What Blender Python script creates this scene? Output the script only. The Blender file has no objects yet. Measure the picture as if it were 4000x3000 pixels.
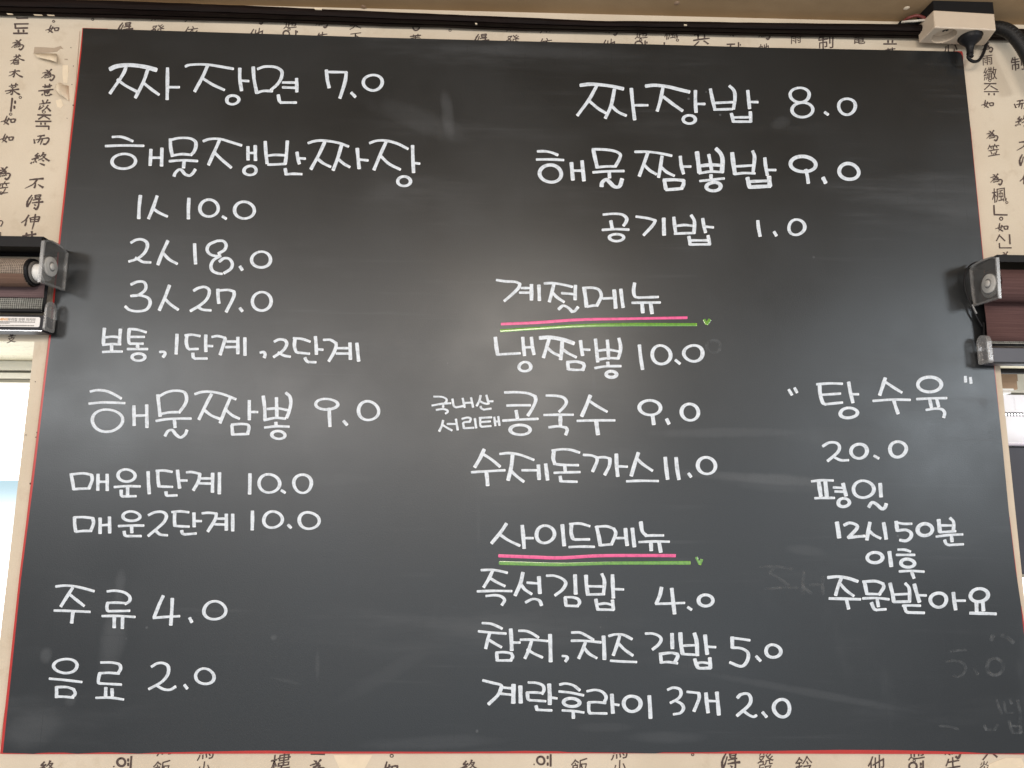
import bpy, bmesh, math, random
from mathutils import Vector, Matrix, noise
random.seed(7)
SC = bpy.context.scene
COL = SC.collection

# ---------------------------------------------------------------- camera
R = Matrix(((0.9996009847852257, -0.011381300925632845, -0.02585221858268541),
            (-0.027334117107398432, -0.1590035920292163, -0.9868995408671368),
            (0.007121605041406414, 0.9872124005051024, -0.1592512449891287)))
CAM = Vector((-0.04656512476561803, -0.8787652819638381, 1.5899735680265423))
F = 2770.0
cd = bpy.data.cameras.new('camera')
cam = bpy.data.objects.new('camera', cd)
COL.objects.link(cam)
cd.sensor_fit = 'HORIZONTAL'
cd.sensor_width = 36.0
cd.lens = 36.0 * F / 4000.0
cd.clip_start = 0.02
cd.clip_end = 50
cam.matrix_world = Matrix.Translation(CAM) @ R.to_4x4()
SC.camera = cam

# ---------------------------------------------------------------- world, lamps, exposure
w = bpy.data.worlds.new("World")
SC.world = w
w.use_nodes = True
w.node_tree.nodes['Background'].inputs[0].default_value = (0.98, 0.98, 1.0, 1)
w.node_tree.nodes['Background'].inputs[1].default_value = 0.50
SC.view_settings.view_transform = 'Standard'
SC.view_settings.look = 'None'
SC.view_settings.exposure = 0.0
SC.view_settings.gamma = 1.0


def area(name, loc, target, power, size, col):
    l = bpy.data.lights.new(name, 'AREA')
    l.shape = 'DISK'
    l.size = size
    l.energy = power
    l.color = col
    o = bpy.data.objects.new(name, l)
    o.location = loc
    d = Vector(target) - Vector(loc)
    o.rotation_euler = d.to_track_quat('-Z', 'Y').to_euler()
    COL.objects.link(o)
    return o


area('room_lamp', (-0.90, -2.3, 2.16), (-0.2, 0, 1.7), 15, 0.80, (1.0, 0.885, 0.805))
area('room_lamp', (-1.90, -2.3, 2.12), (-0.3, 0, 1.7), 13, 0.50, (1.0, 0.97, 0.94))
area('room_lamp', (2.2, -2.5, 2.08), (0.3, 0, 1.7), 18, 0.50, (0.95, 0.98, 1.0))
area('room_lamp', (0.06, -1.75, 2.11), (0.1, 0, 1.5), 11, 0.50, (1.0, 0.87, 0.755))
front_fill = area('added_front_fill', (0.2, -4.2, 1.0), (0.2, 0, 1.0), 25, 2.0, (0.93, 0.965, 1.0))  # added unseen fill light, cool, brightening the lower half of the board
front_fill.data.shape = 'RECTANGLE'
front_fill.data.size = 4.4
front_fill.data.size_y = 2.0


# ---------------------------------------------------------------- helpers
def ray(px, py):
    return R @ Vector(((px - 2000.0) / F, -(py - 1500.0) / F, -1.0))


def P(px, py, d=0.0):
    """point seen at photo pixel, on the plane d metres in front of the board face"""
    v = ray(px, py)
    return CAM + v * ((-d - CAM.y) / v.y)


def PX(px, py, X):
    """point seen at photo pixel, on the plane x = X"""
    v = ray(px, py)
    return CAM + v * ((X - CAM.x) / v.x)


def wl(o):
    v = Vector((0, 0, 0))
    while o is not None:
        v = v + o.location
        o = o.parent
    return v


def tag(o, label=None, cat=None, group=None, kind=None):
    if label:
        o['label'] = label
    if cat:
        o['category'] = cat
    if group:
        o['group'] = group
    if kind:
        o['kind'] = kind
    return o


def empty(name, loc, label, cat, group=None):
    o = bpy.data.objects.new(name, None)
    o.empty_display_size = 0.02
    COL.objects.link(o)
    o.location = loc
    return tag(o, label, cat, group)


def mk(name, verts, faces, mat, parent=None, smooth=False, origin=None, attr=None):
    """mesh object from world-space vertices"""
    base = wl(parent) if parent else Vector((0, 0, 0))
    org = Vector(origin) if origin is not None else (base if parent else sum((Vector(v) for v in verts), Vector()) / len(verts))
    me = bpy.data.meshes.new(name)
    me.from_pydata([tuple(Vector(v) - org) for v in verts], [], faces)
    if smooth:
        for p in me.polygons:
            p.use_smooth = True
    if attr:
        a = me.attributes.new('load', 'FLOAT', 'POINT')
        a.data.foreach_set('value', attr)
    me.materials.append(mat)
    me.update()
    o = bpy.data.objects.new(name, me)
    COL.objects.link(o)
    if parent:
        o.parent = parent
    o.location = org - base
    return o


def recalc(o):
    bm = bmesh.new()
    bm.from_mesh(o.data)
    bmesh.ops.recalc_face_normals(bm, faces=bm.faces)
    bm.to_mesh(o.data)
    bm.free()
    return o


def bevel(o, w_, seg=2):
    m = o.modifiers.new('bevel', 'BEVEL')
    m.width = w_
    m.segments = seg
    m.limit_method = 'ANGLE'
    m.angle_limit = math.radians(35)
    return o


HEX = [(0, 1, 2, 3), (7, 6, 5, 4), (0, 4, 5, 1), (1, 5, 6, 2), (2, 6, 7, 3), (3, 7, 4, 0)]


def hexa(name, c8, mat, parent=None, bev=0.0):
    o = recalc(mk(name, c8, HEX, mat, parent))
    if bev:
        bevel(o, bev)
    return o


def box(name, x0, x1, y0, y1, z0, z1, mat, parent=None, bev=0.0):
    return hexa(name, [(x0, y0, z0), (x1, y0, z0), (x1, y1, z0), (x0, y1, z0),
                       (x0, y0, z1), (x1, y0, z1), (x1, y1, z1), (x0, y1, z1)], mat, parent, bev)


def boxes(name, bl, mat, parent=None):
    vs, fs = [], []
    for (x0, x1, y0, y1, z0, z1) in bl:
        n = len(vs)
        vs += [(x0, y0, z0), (x1, y0, z0), (x1, y1, z0), (x0, y1, z0), (x0, y0, z1), (x1, y0, z1), (x1, y1, z1), (x0, y1, z1)]
        fs += [tuple(i + n for i in f) for f in HEX]
    return recalc(mk(name, vs, fs, mat, parent))


def prism(name, pts, off, mat, parent=None, smooth=False):
    """polygon pts extruded by vector off"""
    n = len(pts)
    vs = [Vector(p) for p in pts] + [Vector(p) + Vector(off) for p in pts]
    fs = [tuple(range(n)), tuple(range(2 * n - 1, n - 1, -1))] + [(i, (i + 1) % n, n + (i + 1) % n, n + i) for i in range(n)]
    return recalc(mk(name, vs, fs, mat, parent, smooth))


def catmull(pts, per=8, closed=False):
    pts = [Vector(p) for p in pts]
    n = len(pts)
    if n < 3 and not closed:
        return [pts[0].lerp(pts[1], k / per) for k in range(per + 1)]
    out = []
    rng = n if closed else n - 1
    for i in range(rng):
        if closed:
            a, b, c, d = pts[i - 1], pts[i], pts[(i + 1) % n], pts[(i + 2) % n]
        else:
            b, c = pts[i], pts[i + 1]
            a = pts[i - 1] if i else b * 2 - c
            d = pts[i + 2] if i + 2 < n else c * 2 - b
        for k in range(per):
            t = k / per
            out.append(0.5 * ((2 * b) + (c - a) * t + (2 * a - 5 * b + 4 * c - d) * t * t + (3 * b - a - 3 * c + d) * t ** 3))
    if not closed:
        out.append(pts[-1])
    return out


def tube(name, pts, r, mat, parent=None, seg=10, per=8, closed=False, rfun=None, caps=True):
    c = catmull(pts, per, closed)
    n = len(c)
    vs, fs = [], []
    up = Vector((0.31, 0.17, 0.93)).normalized()
    pn = None
    for i, p in enumerate(c):
        t = (c[(i + 1) % n] - c[i - 1]) if closed else (c[min(i + 1, n - 1)] - c[max(i - 1, 0)])
        t.normalize()
        nn = (pn - t * pn.dot(t)) if pn else (up - t * up.dot(t))
        nn.normalize()
        pn = nn
        b = t.cross(nn)
        rr = rfun(i / max(1, n - 1), i) if rfun else r
        for k in range(seg):
            a = 2 * math.pi * k / seg
            vs.append(p + (nn * math.cos(a) + b * math.sin(a)) * rr)
    for i in range(n if closed else n - 1):
        j = (i + 1) % n
        for k in range(seg):
            l = (k + 1) % seg
            fs.append((i * seg + k, i * seg + l, j * seg + l, j * seg + k))
    if caps and not closed:
        fs.append(tuple(range(seg - 1, -1, -1)))
        fs.append(tuple((n - 1) * seg + k for k in range(seg)))
    return recalc(mk(name, vs, fs, mat, parent, True))


def lathe(name, prof, centre, axis, mat, parent=None, seg=32, smooth=True):
    """prof: list of (distance along axis, radius)"""
    ax = Vector(axis).normalized()
    u = ax.orthogonal().normalized()
    v = ax.cross(u)
    c = Vector(centre)
    vs, fs = [], []
    for (s, r) in prof:
        for k in range(seg):
            a = 2 * math.pi * k / seg
            vs.append(c + ax * s + (u * math.cos(a) + v * math.sin(a)) * max(r, 1e-6))
    for i in range(len(prof) - 1):
        for k in range(seg):
            l = (k + 1) % seg
            fs.append((i * seg + k, i * seg + l, (i + 1) * seg + l, (i + 1) * seg + k))
    fs.append(tuple(range(seg)))
    fs.append(tuple((len(prof) - 1) * seg + k for k in range(seg)))
    o = recalc(mk(name, vs, fs, mat, parent, smooth))
    if smooth:
        m = o.modifiers.new('es', 'EDGE_SPLIT')
        m.split_angle = math.radians(40)
    return o


# ---------------------------------------------------------------- materials
class NT:
    def __init__(self, name):
        self.m = bpy.data.materials.new(name)
        self.m.use_nodes = True
        self.t = self.m.node_tree
        self.b = self.t.nodes['Principled BSDF']
        self.out = self.t.nodes['Material Output']
        tc = self.t.nodes.new('ShaderNodeTexCoord')
        self.oc = tc.outputs['Object']
        geo = self.t.nodes.new('ShaderNodeNewGeometry')
        self.pos = geo.outputs['Position']

    def node(self, typ, **kw):
        n = self.t.nodes.new(typ)
        for k, v in kw.items():
            setattr(n, k, v)
        return n

    def link(self, a, b):
        self.t.links.new(a, b)

    def val(self, sock, x):
        if isinstance(x, bpy.types.NodeSocket):
            self.link(x, sock)
        else:
            sock.default_value = x

    def noise(self, scale, detail=3, rough=0.5, vec=None, map_scale=None, rot=None):
        n = self.node('ShaderNodeTexNoise')
        n.inputs['Scale'].default_value = scale
        n.inputs['Detail'].default_value = detail
        n.inputs['Roughness'].default_value = rough
        v = vec or self.pos
        if map_scale or rot:
            mp = self.node('ShaderNodeMapping')
            if map_scale:
                mp.inputs['Scale'].default_value = map_scale
            if rot:
                mp.inputs['Rotation'].default_value = rot
            self.link(v, mp.inputs[0])
            v = mp.outputs[0]
        self.link(v, n.inputs['Vector'])
        return n.outputs['Fac']

    def ramp(self, fac, lo, hi, a=0.0, b=1.0):
        n = self.node('ShaderNodeMapRange')
        n.interpolation_type = 'SMOOTHSTEP'
        self.val(n.inputs['Value'], fac)
        n.inputs['From Min'].default_value = lo
        n.inputs['From Max'].default_value = hi
        n.inputs['To Min'].default_value = a
        n.inputs['To Max'].default_value = b
        return n.outputs[0]

    def math(self, op, a, b=0.0):
        n = self.node('ShaderNodeMath', operation=op)
        self.val(n.inputs[0], a)
        self.val(n.inputs[1], b)
        return n.outputs[0]

    def mix(self, fac, a, b):
        n = self.node('ShaderNodeMix', data_type='RGBA')
        self.val(n.inputs[0], fac)
        self.val(n.inputs[6], a if isinstance(a, bpy.types.NodeSocket) else (*a, 1))
        self.val(n.inputs[7], b if isinstance(b, bpy.types.NodeSocket) else (*b, 1))
        return n.outputs[2]

    def bump(self, h, strength=0.2, dist=0.001):
        n = self.node('ShaderNodeBump')
        n.inputs['Strength'].default_value = strength
        n.inputs['Distance'].default_value = dist
        self.link(h, n.inputs['Height'])
        self.link(n.outputs[0], self.b.inputs['Normal'])

    def set(self, col=None, rough=None, spec=None, metal=None):
        if col is not None:
            self.val(self.b.inputs['Base Color'], col if isinstance(col, bpy.types.NodeSocket) else (*col, 1))
        if rough is not None:
            self.val(self.b.inputs['Roughness'], rough)
        if spec is not None:
            self.val(self.b.inputs['Specular IOR Level'], spec)
        if metal is not None:
            self.val(self.b.inputs['Metallic'], metal)
        return self


def plain(name, col, rough=0.5, spec=0.5, var=0.12, scale=60, metal=0.0, bump=0.0):
    t = NT(name)
    f = t.noise(scale, 4, 0.6)
    lo = tuple(c * (1 - var) for c in col)
    hi = tuple(min(1, c * (1 + var)) for c in col)
    t.set(t.mix(f, lo, hi), rough, spec, metal)
    if bump:
        t.bump(t.noise(scale * 6, 3, 0.6), bump, 0.0005)
    return t.m


# wallpaper: cream printed paper, slightly stained
def m_paper():
    t = NT('wallpaper')
    big = t.noise(5, 4, 0.6)
    mid = t.noise(35, 4, 0.65)
    fine = t.noise(900, 2, 0.6)
    c = t.mix(t.ramp(big, 0.35, 0.7), (0.70, 0.62, 0.49), (0.62, 0.54, 0.415))
    c = t.mix(t.ramp(mid, 0.55, 0.75, 0, 0.35), c, (0.50, 0.405, 0.285))
    c = t.mix(t.ramp(fine, 0.3, 0.7, 0, 0.14), c, (0.50, 0.40, 0.29))
    t.set(c, 0.75, 0.25)
    t.bump(t.noise(260, 4, 0.7), 0.25, 0.0006)
    return t.m


def m_ceiling():
    t = NT('ceiling_paper')
    c = t.mix(t.ramp(t.noise(7, 4, 0.6), 0.3, 0.7), (0.48, 0.335, 0.19), (0.40, 0.27, 0.145))
    c = t.mix(t.ramp(t.noise(700, 2, 0.6), 0.3, 0.7, 0, 0.25), c, (0.30, 0.22, 0.15))
    t.set(c, 0.8, 0.2)
    t.bump(t.noise(14, 3, 0.6), 0.35, 0.004)
    return t.m


def m_wood():
    t = NT('dark_stained_wood')
    g = t.noise(30, 5, 0.65, map_scale=(0.5, 9, 9))
    c = t.mix(t.ramp(g, 0.35, 0.7), (0.006, 0.0035, 0.003), (0.014, 0.0085, 0.007))
    wear = t.ramp(t.noise(55, 5, 0.75, map_scale=(0.35, 2.5, 2.5)), 0.66, 0.74, 0, 0.55)
    c = t.mix(wear, c, (0.085, 0.06, 0.042))
    t.set(c, t.ramp(g, 0.3, 0.7, 0.5, 0.7), 0.09)
    t.bump(g, 0.4, 0.0008)
    return t.m


def m_board():
    t = NT('blackboard_sheet')
    sep = t.node('ShaderNodeSeparateXYZ')
    t.link(t.pos, sep.inputs[0])
    X, Z = sep.outputs[0], sep.outputs[2]
    base = t.mix(t.noise(9, 4, 0.6), (0.0050, 0.0056, 0.0060), (0.0085, 0.0093, 0.0098))
    # wiped chalk: long soft streaks, mostly along the arm's sweep
    s1 = t.noise(1.0, 5, 0.62, map_scale=(2.2, 1, 13), rot=(0, 0.12, 0))
    s2 = t.noise(1.0, 5, 0.62, map_scale=(9, 1, 3.2), rot=(0, -0.25, 0))
    area_ = t.ramp(t.noise(2.6, 2, 0.5), 0.36, 0.62)
    sm = t.math('MULTIPLY', t.ramp(s1, 0.50, 0.78, 0, 0.60), area_)
    sm = t.math('ADD', sm, t.math('MULTIPLY', t.ramp(s2, 0.56, 0.80, 0, 0.62), t.ramp(t.noise(1.9, 2, 0.5), 0.45, 0.7)))
    s3 = t.noise(1.0, 4, 0.6, map_scale=(3.5, 1, 75), rot=(0, 0.06, 0))
    sm = t.math('ADD', sm, t.math('MULTIPLY', t.ramp(s3, 0.56, 0.72, 0, 0.30), t.ramp(t.noise(4.2, 3, 0.6), 0.45, 0.65)))
    s4 = t.noise(1.0, 3, 0.6, map_scale=(60, 1, 5), rot=(0, 0.5, 0))
    sm = t.math('ADD', sm, t.math('MULTIPLY', t.ramp(s4, 0.64, 0.74, 0, 0.25), t.ramp(t.noise(5.1, 3, 0.6), 0.52, 0.68)))
    edge = t.noise(24, 5, 0.7)
    # single smears where the sponge stopped (photo px, half sizes px, tilt, strength)
    for (px, py, rx, ry, rot, st) in SMEARS:
        c = P(px, py)
        k = 0.8788 / F
        dx = t.math('SUBTRACT', X, c.x)
        dz = t.math('SUBTRACT', Z, c.z)
        ca, sa = math.cos(rot), math.sin(rot)
        u = t.math('ADD', t.math('MULTIPLY', dx, ca / (rx * k)), t.math('MULTIPLY', dz, sa / (rx * k)))
        v = t.math('ADD', t.math('MULTIPLY', dx, -sa / (ry * k)), t.math('MULTIPLY', dz, ca / (ry * k)))
        d2 = t.math('ADD', t.math('MULTIPLY', u, u), t.math('MULTIPLY', v, v))
        d2 = t.math('ADD', d2, t.math('MULTIPLY', t.math('SUBTRACT', edge, 0.5), 1.6))
        sm = t.math('ADD', sm, t.ramp(d2, 0.0, 1.15, st, 0.0))
    # chalk dust specks
    vo = t.node('ShaderNodeTexVoronoi')
    vo.inputs['Scale'].default_value = 26
    t.link(t.pos, vo.inputs['Vector'])
    dots = t.math('MULTIPLY', t.ramp(vo.outputs['Distance'], 0.03, 0.055, 1.0, 0.0), t.ramp(t.noise(6, 2, 0.5), 0.56, 0.62))
    sm = t.math('ADD', sm, t.math('MULTIPLY', dots, 1.3))
    smc = t.node('ShaderNodeClamp')
    t.link(sm, smc.inputs[0])
    c = t.mix(smc.outputs[0], base, (0.075, 0.080, 0.085))
    # faint ruled squares pressed into the sheet

    def lines(co, off):
        f = t.math('FRACT', t.math('MULTIPLY', t.math('ADD', co, off), 1 / 0.0393))
        return t.ramp(t.math('ABSOLUTE', t.math('SUBTRACT', f, 0.5)), 0.006, 0.016, 1.0, 0.0)
    gl = t.math('MAXIMUM', lines(X, 10.011), lines(Z, 0.006))
    gl = t.math('MULTIPLY', gl, t.ramp(t.noise(40, 4, 0.7), 0.42, 0.62, 0, 0.55))
    c = t.mix(gl, c, (0.004, 0.004, 0.004))
    grain = t.noise(760, 2, 0.7)
    c = t.mix(t.ramp(grain, 0.30, 0.72, 0, 0.5), c, (0.020, 0.021, 0.021))
    t.b.inputs['Specular Tint'].default_value = (0.885, 0.95, 1.0, 1)
    t.set(c, t.math('ADD', t.ramp(t.noise(3.3, 4, 0.6), 0.3, 0.7, BOARD_R0, BOARD_R1), t.math('MULTIPLY', smc.outputs[0], 0.1)), BOARD_SPEC)
    t.bump(t.noise(620, 2, 0.7), 0.22, 0.0005)
    return t.m


def m_paint(name, col, dense, rough, spec=0.5):
    t = NT(name)
    at = t.node('ShaderNodeAttribute', attribute_name='load')
    n = t.noise(420, 4, 0.65)
    thin = t.ramp(t.noise(150, 4, 0.65), 0.42, 0.70, 0, 0.75)
    c = t.mix(thin, col, tuple(q * 0.60 for q in col))
    c = t.mix(t.ramp(n, 0.3, 0.75, 0, 0.45), c, dense)
    c = t.mix(t.ramp(at.outputs['Fac'], 0.15, 0.9, 0, 0.95), c, dense)
    t.set(c, rough, spec)
    t.bump(t.noise(700, 2, 0.6), 0.15, 0.0003)
    return t.m


def m_ghost():
    t = NT('erased_chalk_paint')
    tr = t.node('ShaderNodeBsdfTransparent')
    mx = t.node('ShaderNodeMixShader')
    t.set((0.20, 0.215, 0.225), 0.6, 0.3)
    f = t.ramp(t.noise(90, 5, 0.75), 0.34, 0.74, 0.02, 0.48)
    t.link(f, mx.inputs[0])
    t.link(tr.outputs[0], mx.inputs[1])
    t.link(t.b.outputs[0], mx.inputs[2])
    t.link(mx.outputs[0], t.out.inputs[0])
    return t.m


def m_clear(name, tint, body, frost, rough=0.12):
    """clear moulded plastic: mostly see-through, with a glossy skin and a little milky body"""
    t = NT(name)
    tr = t.node('ShaderNodeBsdfTransparent')
    tr.inputs[0].default_value = (*tint, 1)
    mx = t.node('ShaderNodeMixShader')
    t.set(body, rough, 0.6)
    t.val(mx.inputs[0], t.ramp(t.noise(45, 3, 0.6), 0.3, 0.75, frost * 0.75, frost * 1.25))
    t.link(tr.outputs[0], mx.inputs[1])
    t.link(t.b.outputs[0], mx.inputs[2])
    gl = t.node('ShaderNodeBsdfGlossy')
    gl.inputs['Roughness'].default_value = rough
    lw = t.node('ShaderNodeLayerWeight')
    m2 = t.node('ShaderNodeMixShader')
    t.link(t.math('ADD', t.math('MULTIPLY', t.math('POWER', lw.outputs['Facing'], 4.0), 0.6), 0.035), m2.inputs[0])
    t.link(mx.outputs[0], m2.inputs[1])
    t.link(gl.outputs[0], m2.inputs[2])
    t.link(m2.outputs[0], t.out.inputs[0])
    return t.m


def m_mesh(name, thread, gap, sx, sz):
    """woven blind fabric, loose weave: pale thread grid over a dark gap"""
    t = NT(name)
    sep = t.node('ShaderNodeSeparateXYZ')
    t.link(t.pos, sep.inputs[0])

    def thr(co, s):
        f = t.math('FRACT', t.math('MULTIPLY', t.math('ADD', co, 10.0), 1 / s))
        return t.ramp(t.math('ABSOLUTE', t.math('SUBTRACT', f, 0.5)), 0.14, 0.26, 1.0, 0.0)
    g = t.math('MAXIMUM', thr(sep.outputs[0], sx), thr(sep.outputs[2], sz))
    g = t.math('MULTIPLY', g, t.ramp(t.noise(300, 3, 0.6), 0.2, 0.6, 0.45, 1.0))
    t.set(t.mix(g, gap, thread), 0.8, 0.15)
    t.bump(g, 0.5, 0.0006)
    return t.m


def m_weave(name, col, streak=(0.7, 1, 60)):
    t = NT(name)
    a = t.noise(14, 5, 0.7, map_scale=streak)
    b = t.noise(1500, 2, 0.6)
    c = t.mix(t.ramp(a, 0.3, 0.75), tuple(x * 0.72 for x in col), tuple(x * 1.2 for x in col))
    c = t.mix(t.ramp(b, 0.35, 0.7, 0, 0.3), c, tuple(x * 0.5 for x in col))
    t.set(c, 0.85, 0.12)
    t.bump(t.noise(700, 2, 0.6, map_scale=(0.3, 1, 2.5)), 0.4, 0.0005)
    return t.m


def m_emit(name, build):
    t = NT(name)
    e = t.node('ShaderNodeEmission')
    build(t, e)
    t.link(e.outputs[0], t.out.inputs[0])
    return t.m


def m_marble():
    t = NT('veined_paper')
    n = t.noise(40, 6, 0.8, map_scale=(0.6, 2.0, 1))
    v = t.math('ABSOLUTE', t.math('SUBTRACT', n, 0.5))
    t.set(t.mix(t.ramp(v, 0.004, 0.014, 0.7, 0), (0.86, 0.82, 0.64), (0.40, 0.38, 0.30)), 0.5, 0.3)
    return t.m


SMEARS = [
    (1748, 440, 30, 130, 0.12, 0.40), (1640, 470, 260, 60, -0.35, 0.22), (440, 2500, 50, 160, -0.05, 0.42),
    (468, 2285, 24, 64, 0.0, 0.36), (120, 2850, 130, 70, 0.2, 0.35), (180, 2560, 24, 30, 0, 0.5),
    (2990, 1870, 420, 22, -0.06, 0.42), (3050, 1885, 260, 40, -0.05, 0.22), (3160, 2705, 440, 17, -0.17, 0.30),
    (3300, 1700, 300, 40, 0.0, 0.2), (2830, 1690, 330, 22, 0.02, 0.3), (3840, 1570, 22, 26, 0, 0.45),
    (2060, 200, 480, 34, -0.03, 0.22), (1180, 1880, 300, 30, 0.05, 0.2), (1070, 2490, 14, 12, 0, 0.5),
    (275, 2730, 24, 30, 0, 0.35), (3150, 2150, 90, 22, -0.1, 0.28), (2600, 2880, 160, 24, 0, 0.32),
    (1700, 2900, 300, 26, 0.03, 0.25), (3050, 480, 50, 30, 0.3, 0.3), (2360, 2840, 120, 18, 0.0, 0.2),
    (1240, 2600, 10, 60, 0.05, 0.28), (1120, 2660, 70, 7, -0.2, 0.22), (1500, 2640, 200, 34, 0.5, 0.14),
]
BOARD_R0, BOARD_R1, BOARD_SPEC = 0.30, 0.42, 0.80

PAPER = m_paper()
CEIL = m_ceiling()
WOOD = m_wood()
BOARD = m_board()
WHITE = m_paint('white_marker_paint', (0.66, 0.735, 0.81), (0.86, 0.91, 0.96), 0.42)
PINK = m_paint('pink_marker_paint', (0.86, 0.12, 0.33), (0.88, 0.13, 0.36), 0.35)
GREEN = m_paint('green_marker_paint', (0.115, 0.33, 0.055), (0.26, 0.50, 0.05), 0.16, 0.9)
GHOST = m_ghost()
RED = plain('red_board_core', (0.50, 0.036, 0.030), 0.35, 0.5, 0.18, 40)
INK = plain('printed_ink', (0.098, 0.072, 0.064), 0.7, 0.2, 0.25, 200)
CREAM = plain('torn_paper_back', (0.78, 0.67, 0.50), 0.8, 0.2, 0.12, 90)
GREYP = plain('bare_plaster', (0.44, 0.355, 0.265), 0.9, 0.1, 0.2, 70)
BLACKP = plain('black_plastic', (0.010, 0.010, 0.011), 0.45, 0.22, 0.2, 80)
DARKAL = plain('dark_anodised_metal', (0.020, 0.020, 0.024), 0.5, 0.25, 0.2, 60)
BLUEAL = plain('dark_bluish_metal', (0.060, 0.060, 0.075), 0.42, 0.5, 0.12, 60)
OFFW = plain('off_white_plastic', (0.62, 0.52, 0.40), 0.4, 0.45, 0.05, 50)
WHITEP = plain('white_plastic', (0.80, 0.80, 0.77), 0.4, 0.5, 0.04, 50)
FRAMEP = plain('window_frame_pvc', (0.74, 0.73, 0.65), 0.35, 0.5, 0.05, 30)
FRAMED = plain('window_frame_grey', (0.30, 0.29, 0.23), 0.5, 0.4, 0.1, 30)  # darker olive-grey of some frame strips and a panel edge
CARD = plain('brown_cardboard', (0.36, 0.25, 0.17), 0.85, 0.15, 0.14, 90)
DARKPANEL = plain('dark_slate_panel', (0.045, 0.046, 0.060), 0.45, 0.4, 0.15, 20)
REDW = plain('red_wire_sheath', (0.17, 0.035, 0.03), 0.45, 0.5, 0.2, 90)
WHW = plain('white_wire_sheath', (0.62, 0.58, 0.5), 0.45, 0.5, 0.1, 90)
BRASS = plain('brass', (0.45, 0.32, 0.12), 0.35, 0.5, 0.1, 90, 0.9)
CLEAR = m_clear('clear_plastic', (0.78, 0.78, 0.78), (0.42, 0.42, 0.41), 0.20)
CLEARW = m_clear('clear_plastic_edge', (0.9, 0.9, 0.9), (0.50, 0.50, 0.49), 0.42, 0.25)
MILKY = m_clear('milky_plastic', (0.9, 0.9, 0.88), (0.80, 0.79, 0.75), 0.85, 0.3)
CAPM = m_clear('cap_plastic', (0.86, 0.86, 0.86), (0.62, 0.62, 0.62), 0.36, 0.15)
MESH_L = m_mesh('brown_mesh_fabric', (0.38, 0.31, 0.25), (0.045, 0.038, 0.030), 0.00215, 0.0021)
MESH_D = m_mesh('sheer_mesh_fabric', (0.34, 0.34, 0.31), (0.012, 0.014, 0.012), 0.0026, 0.0026)
WEAVE_L = m_weave('brown_woven_fabric', (0.185, 0.115, 0.085))
WEAVE_P = m_weave('mauve_woven_fabric', (0.17, 0.115, 0.115))
WEAVE_R = m_weave('maroon_woven_fabric', (0.125, 0.070, 0.066))
MARBLE = m_marble()
STICK = plain('white_sticker', (0.80, 0.79, 0.77), 0.45, 0.4, 0.03, 50)
ORANGE = plain('orange_print', (0.75, 0.33, 0.03), 0.6, 0.2, 0.05, 50)
GREYINK = plain('grey_print', (0.16, 0.15, 0.14), 0.6, 0.2, 0.05, 50)


def paper_page():
    t = NT('thin_white_paper')
    t.set((0.84, 0.84, 0.86), 0.6, 0.2)
    tl = t.node('ShaderNodeBsdfTranslucent')
    tl.inputs[0].default_value = (0.92, 0.92, 0.95, 1)
    mx = t.node('ShaderNodeMixShader')
    t.val(mx.inputs[0], t.ramp(t.noise(20, 2, 0.5), 0.3, 0.7, 0.62, 0.68))
    t.link(t.b.outputs[0], mx.inputs[1])
    t.link(tl.outputs[0], mx.inputs[2])
    t.link(mx.outputs[0], t.out.inputs[0])
    return t.m


PAGE = paper_page()

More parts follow.
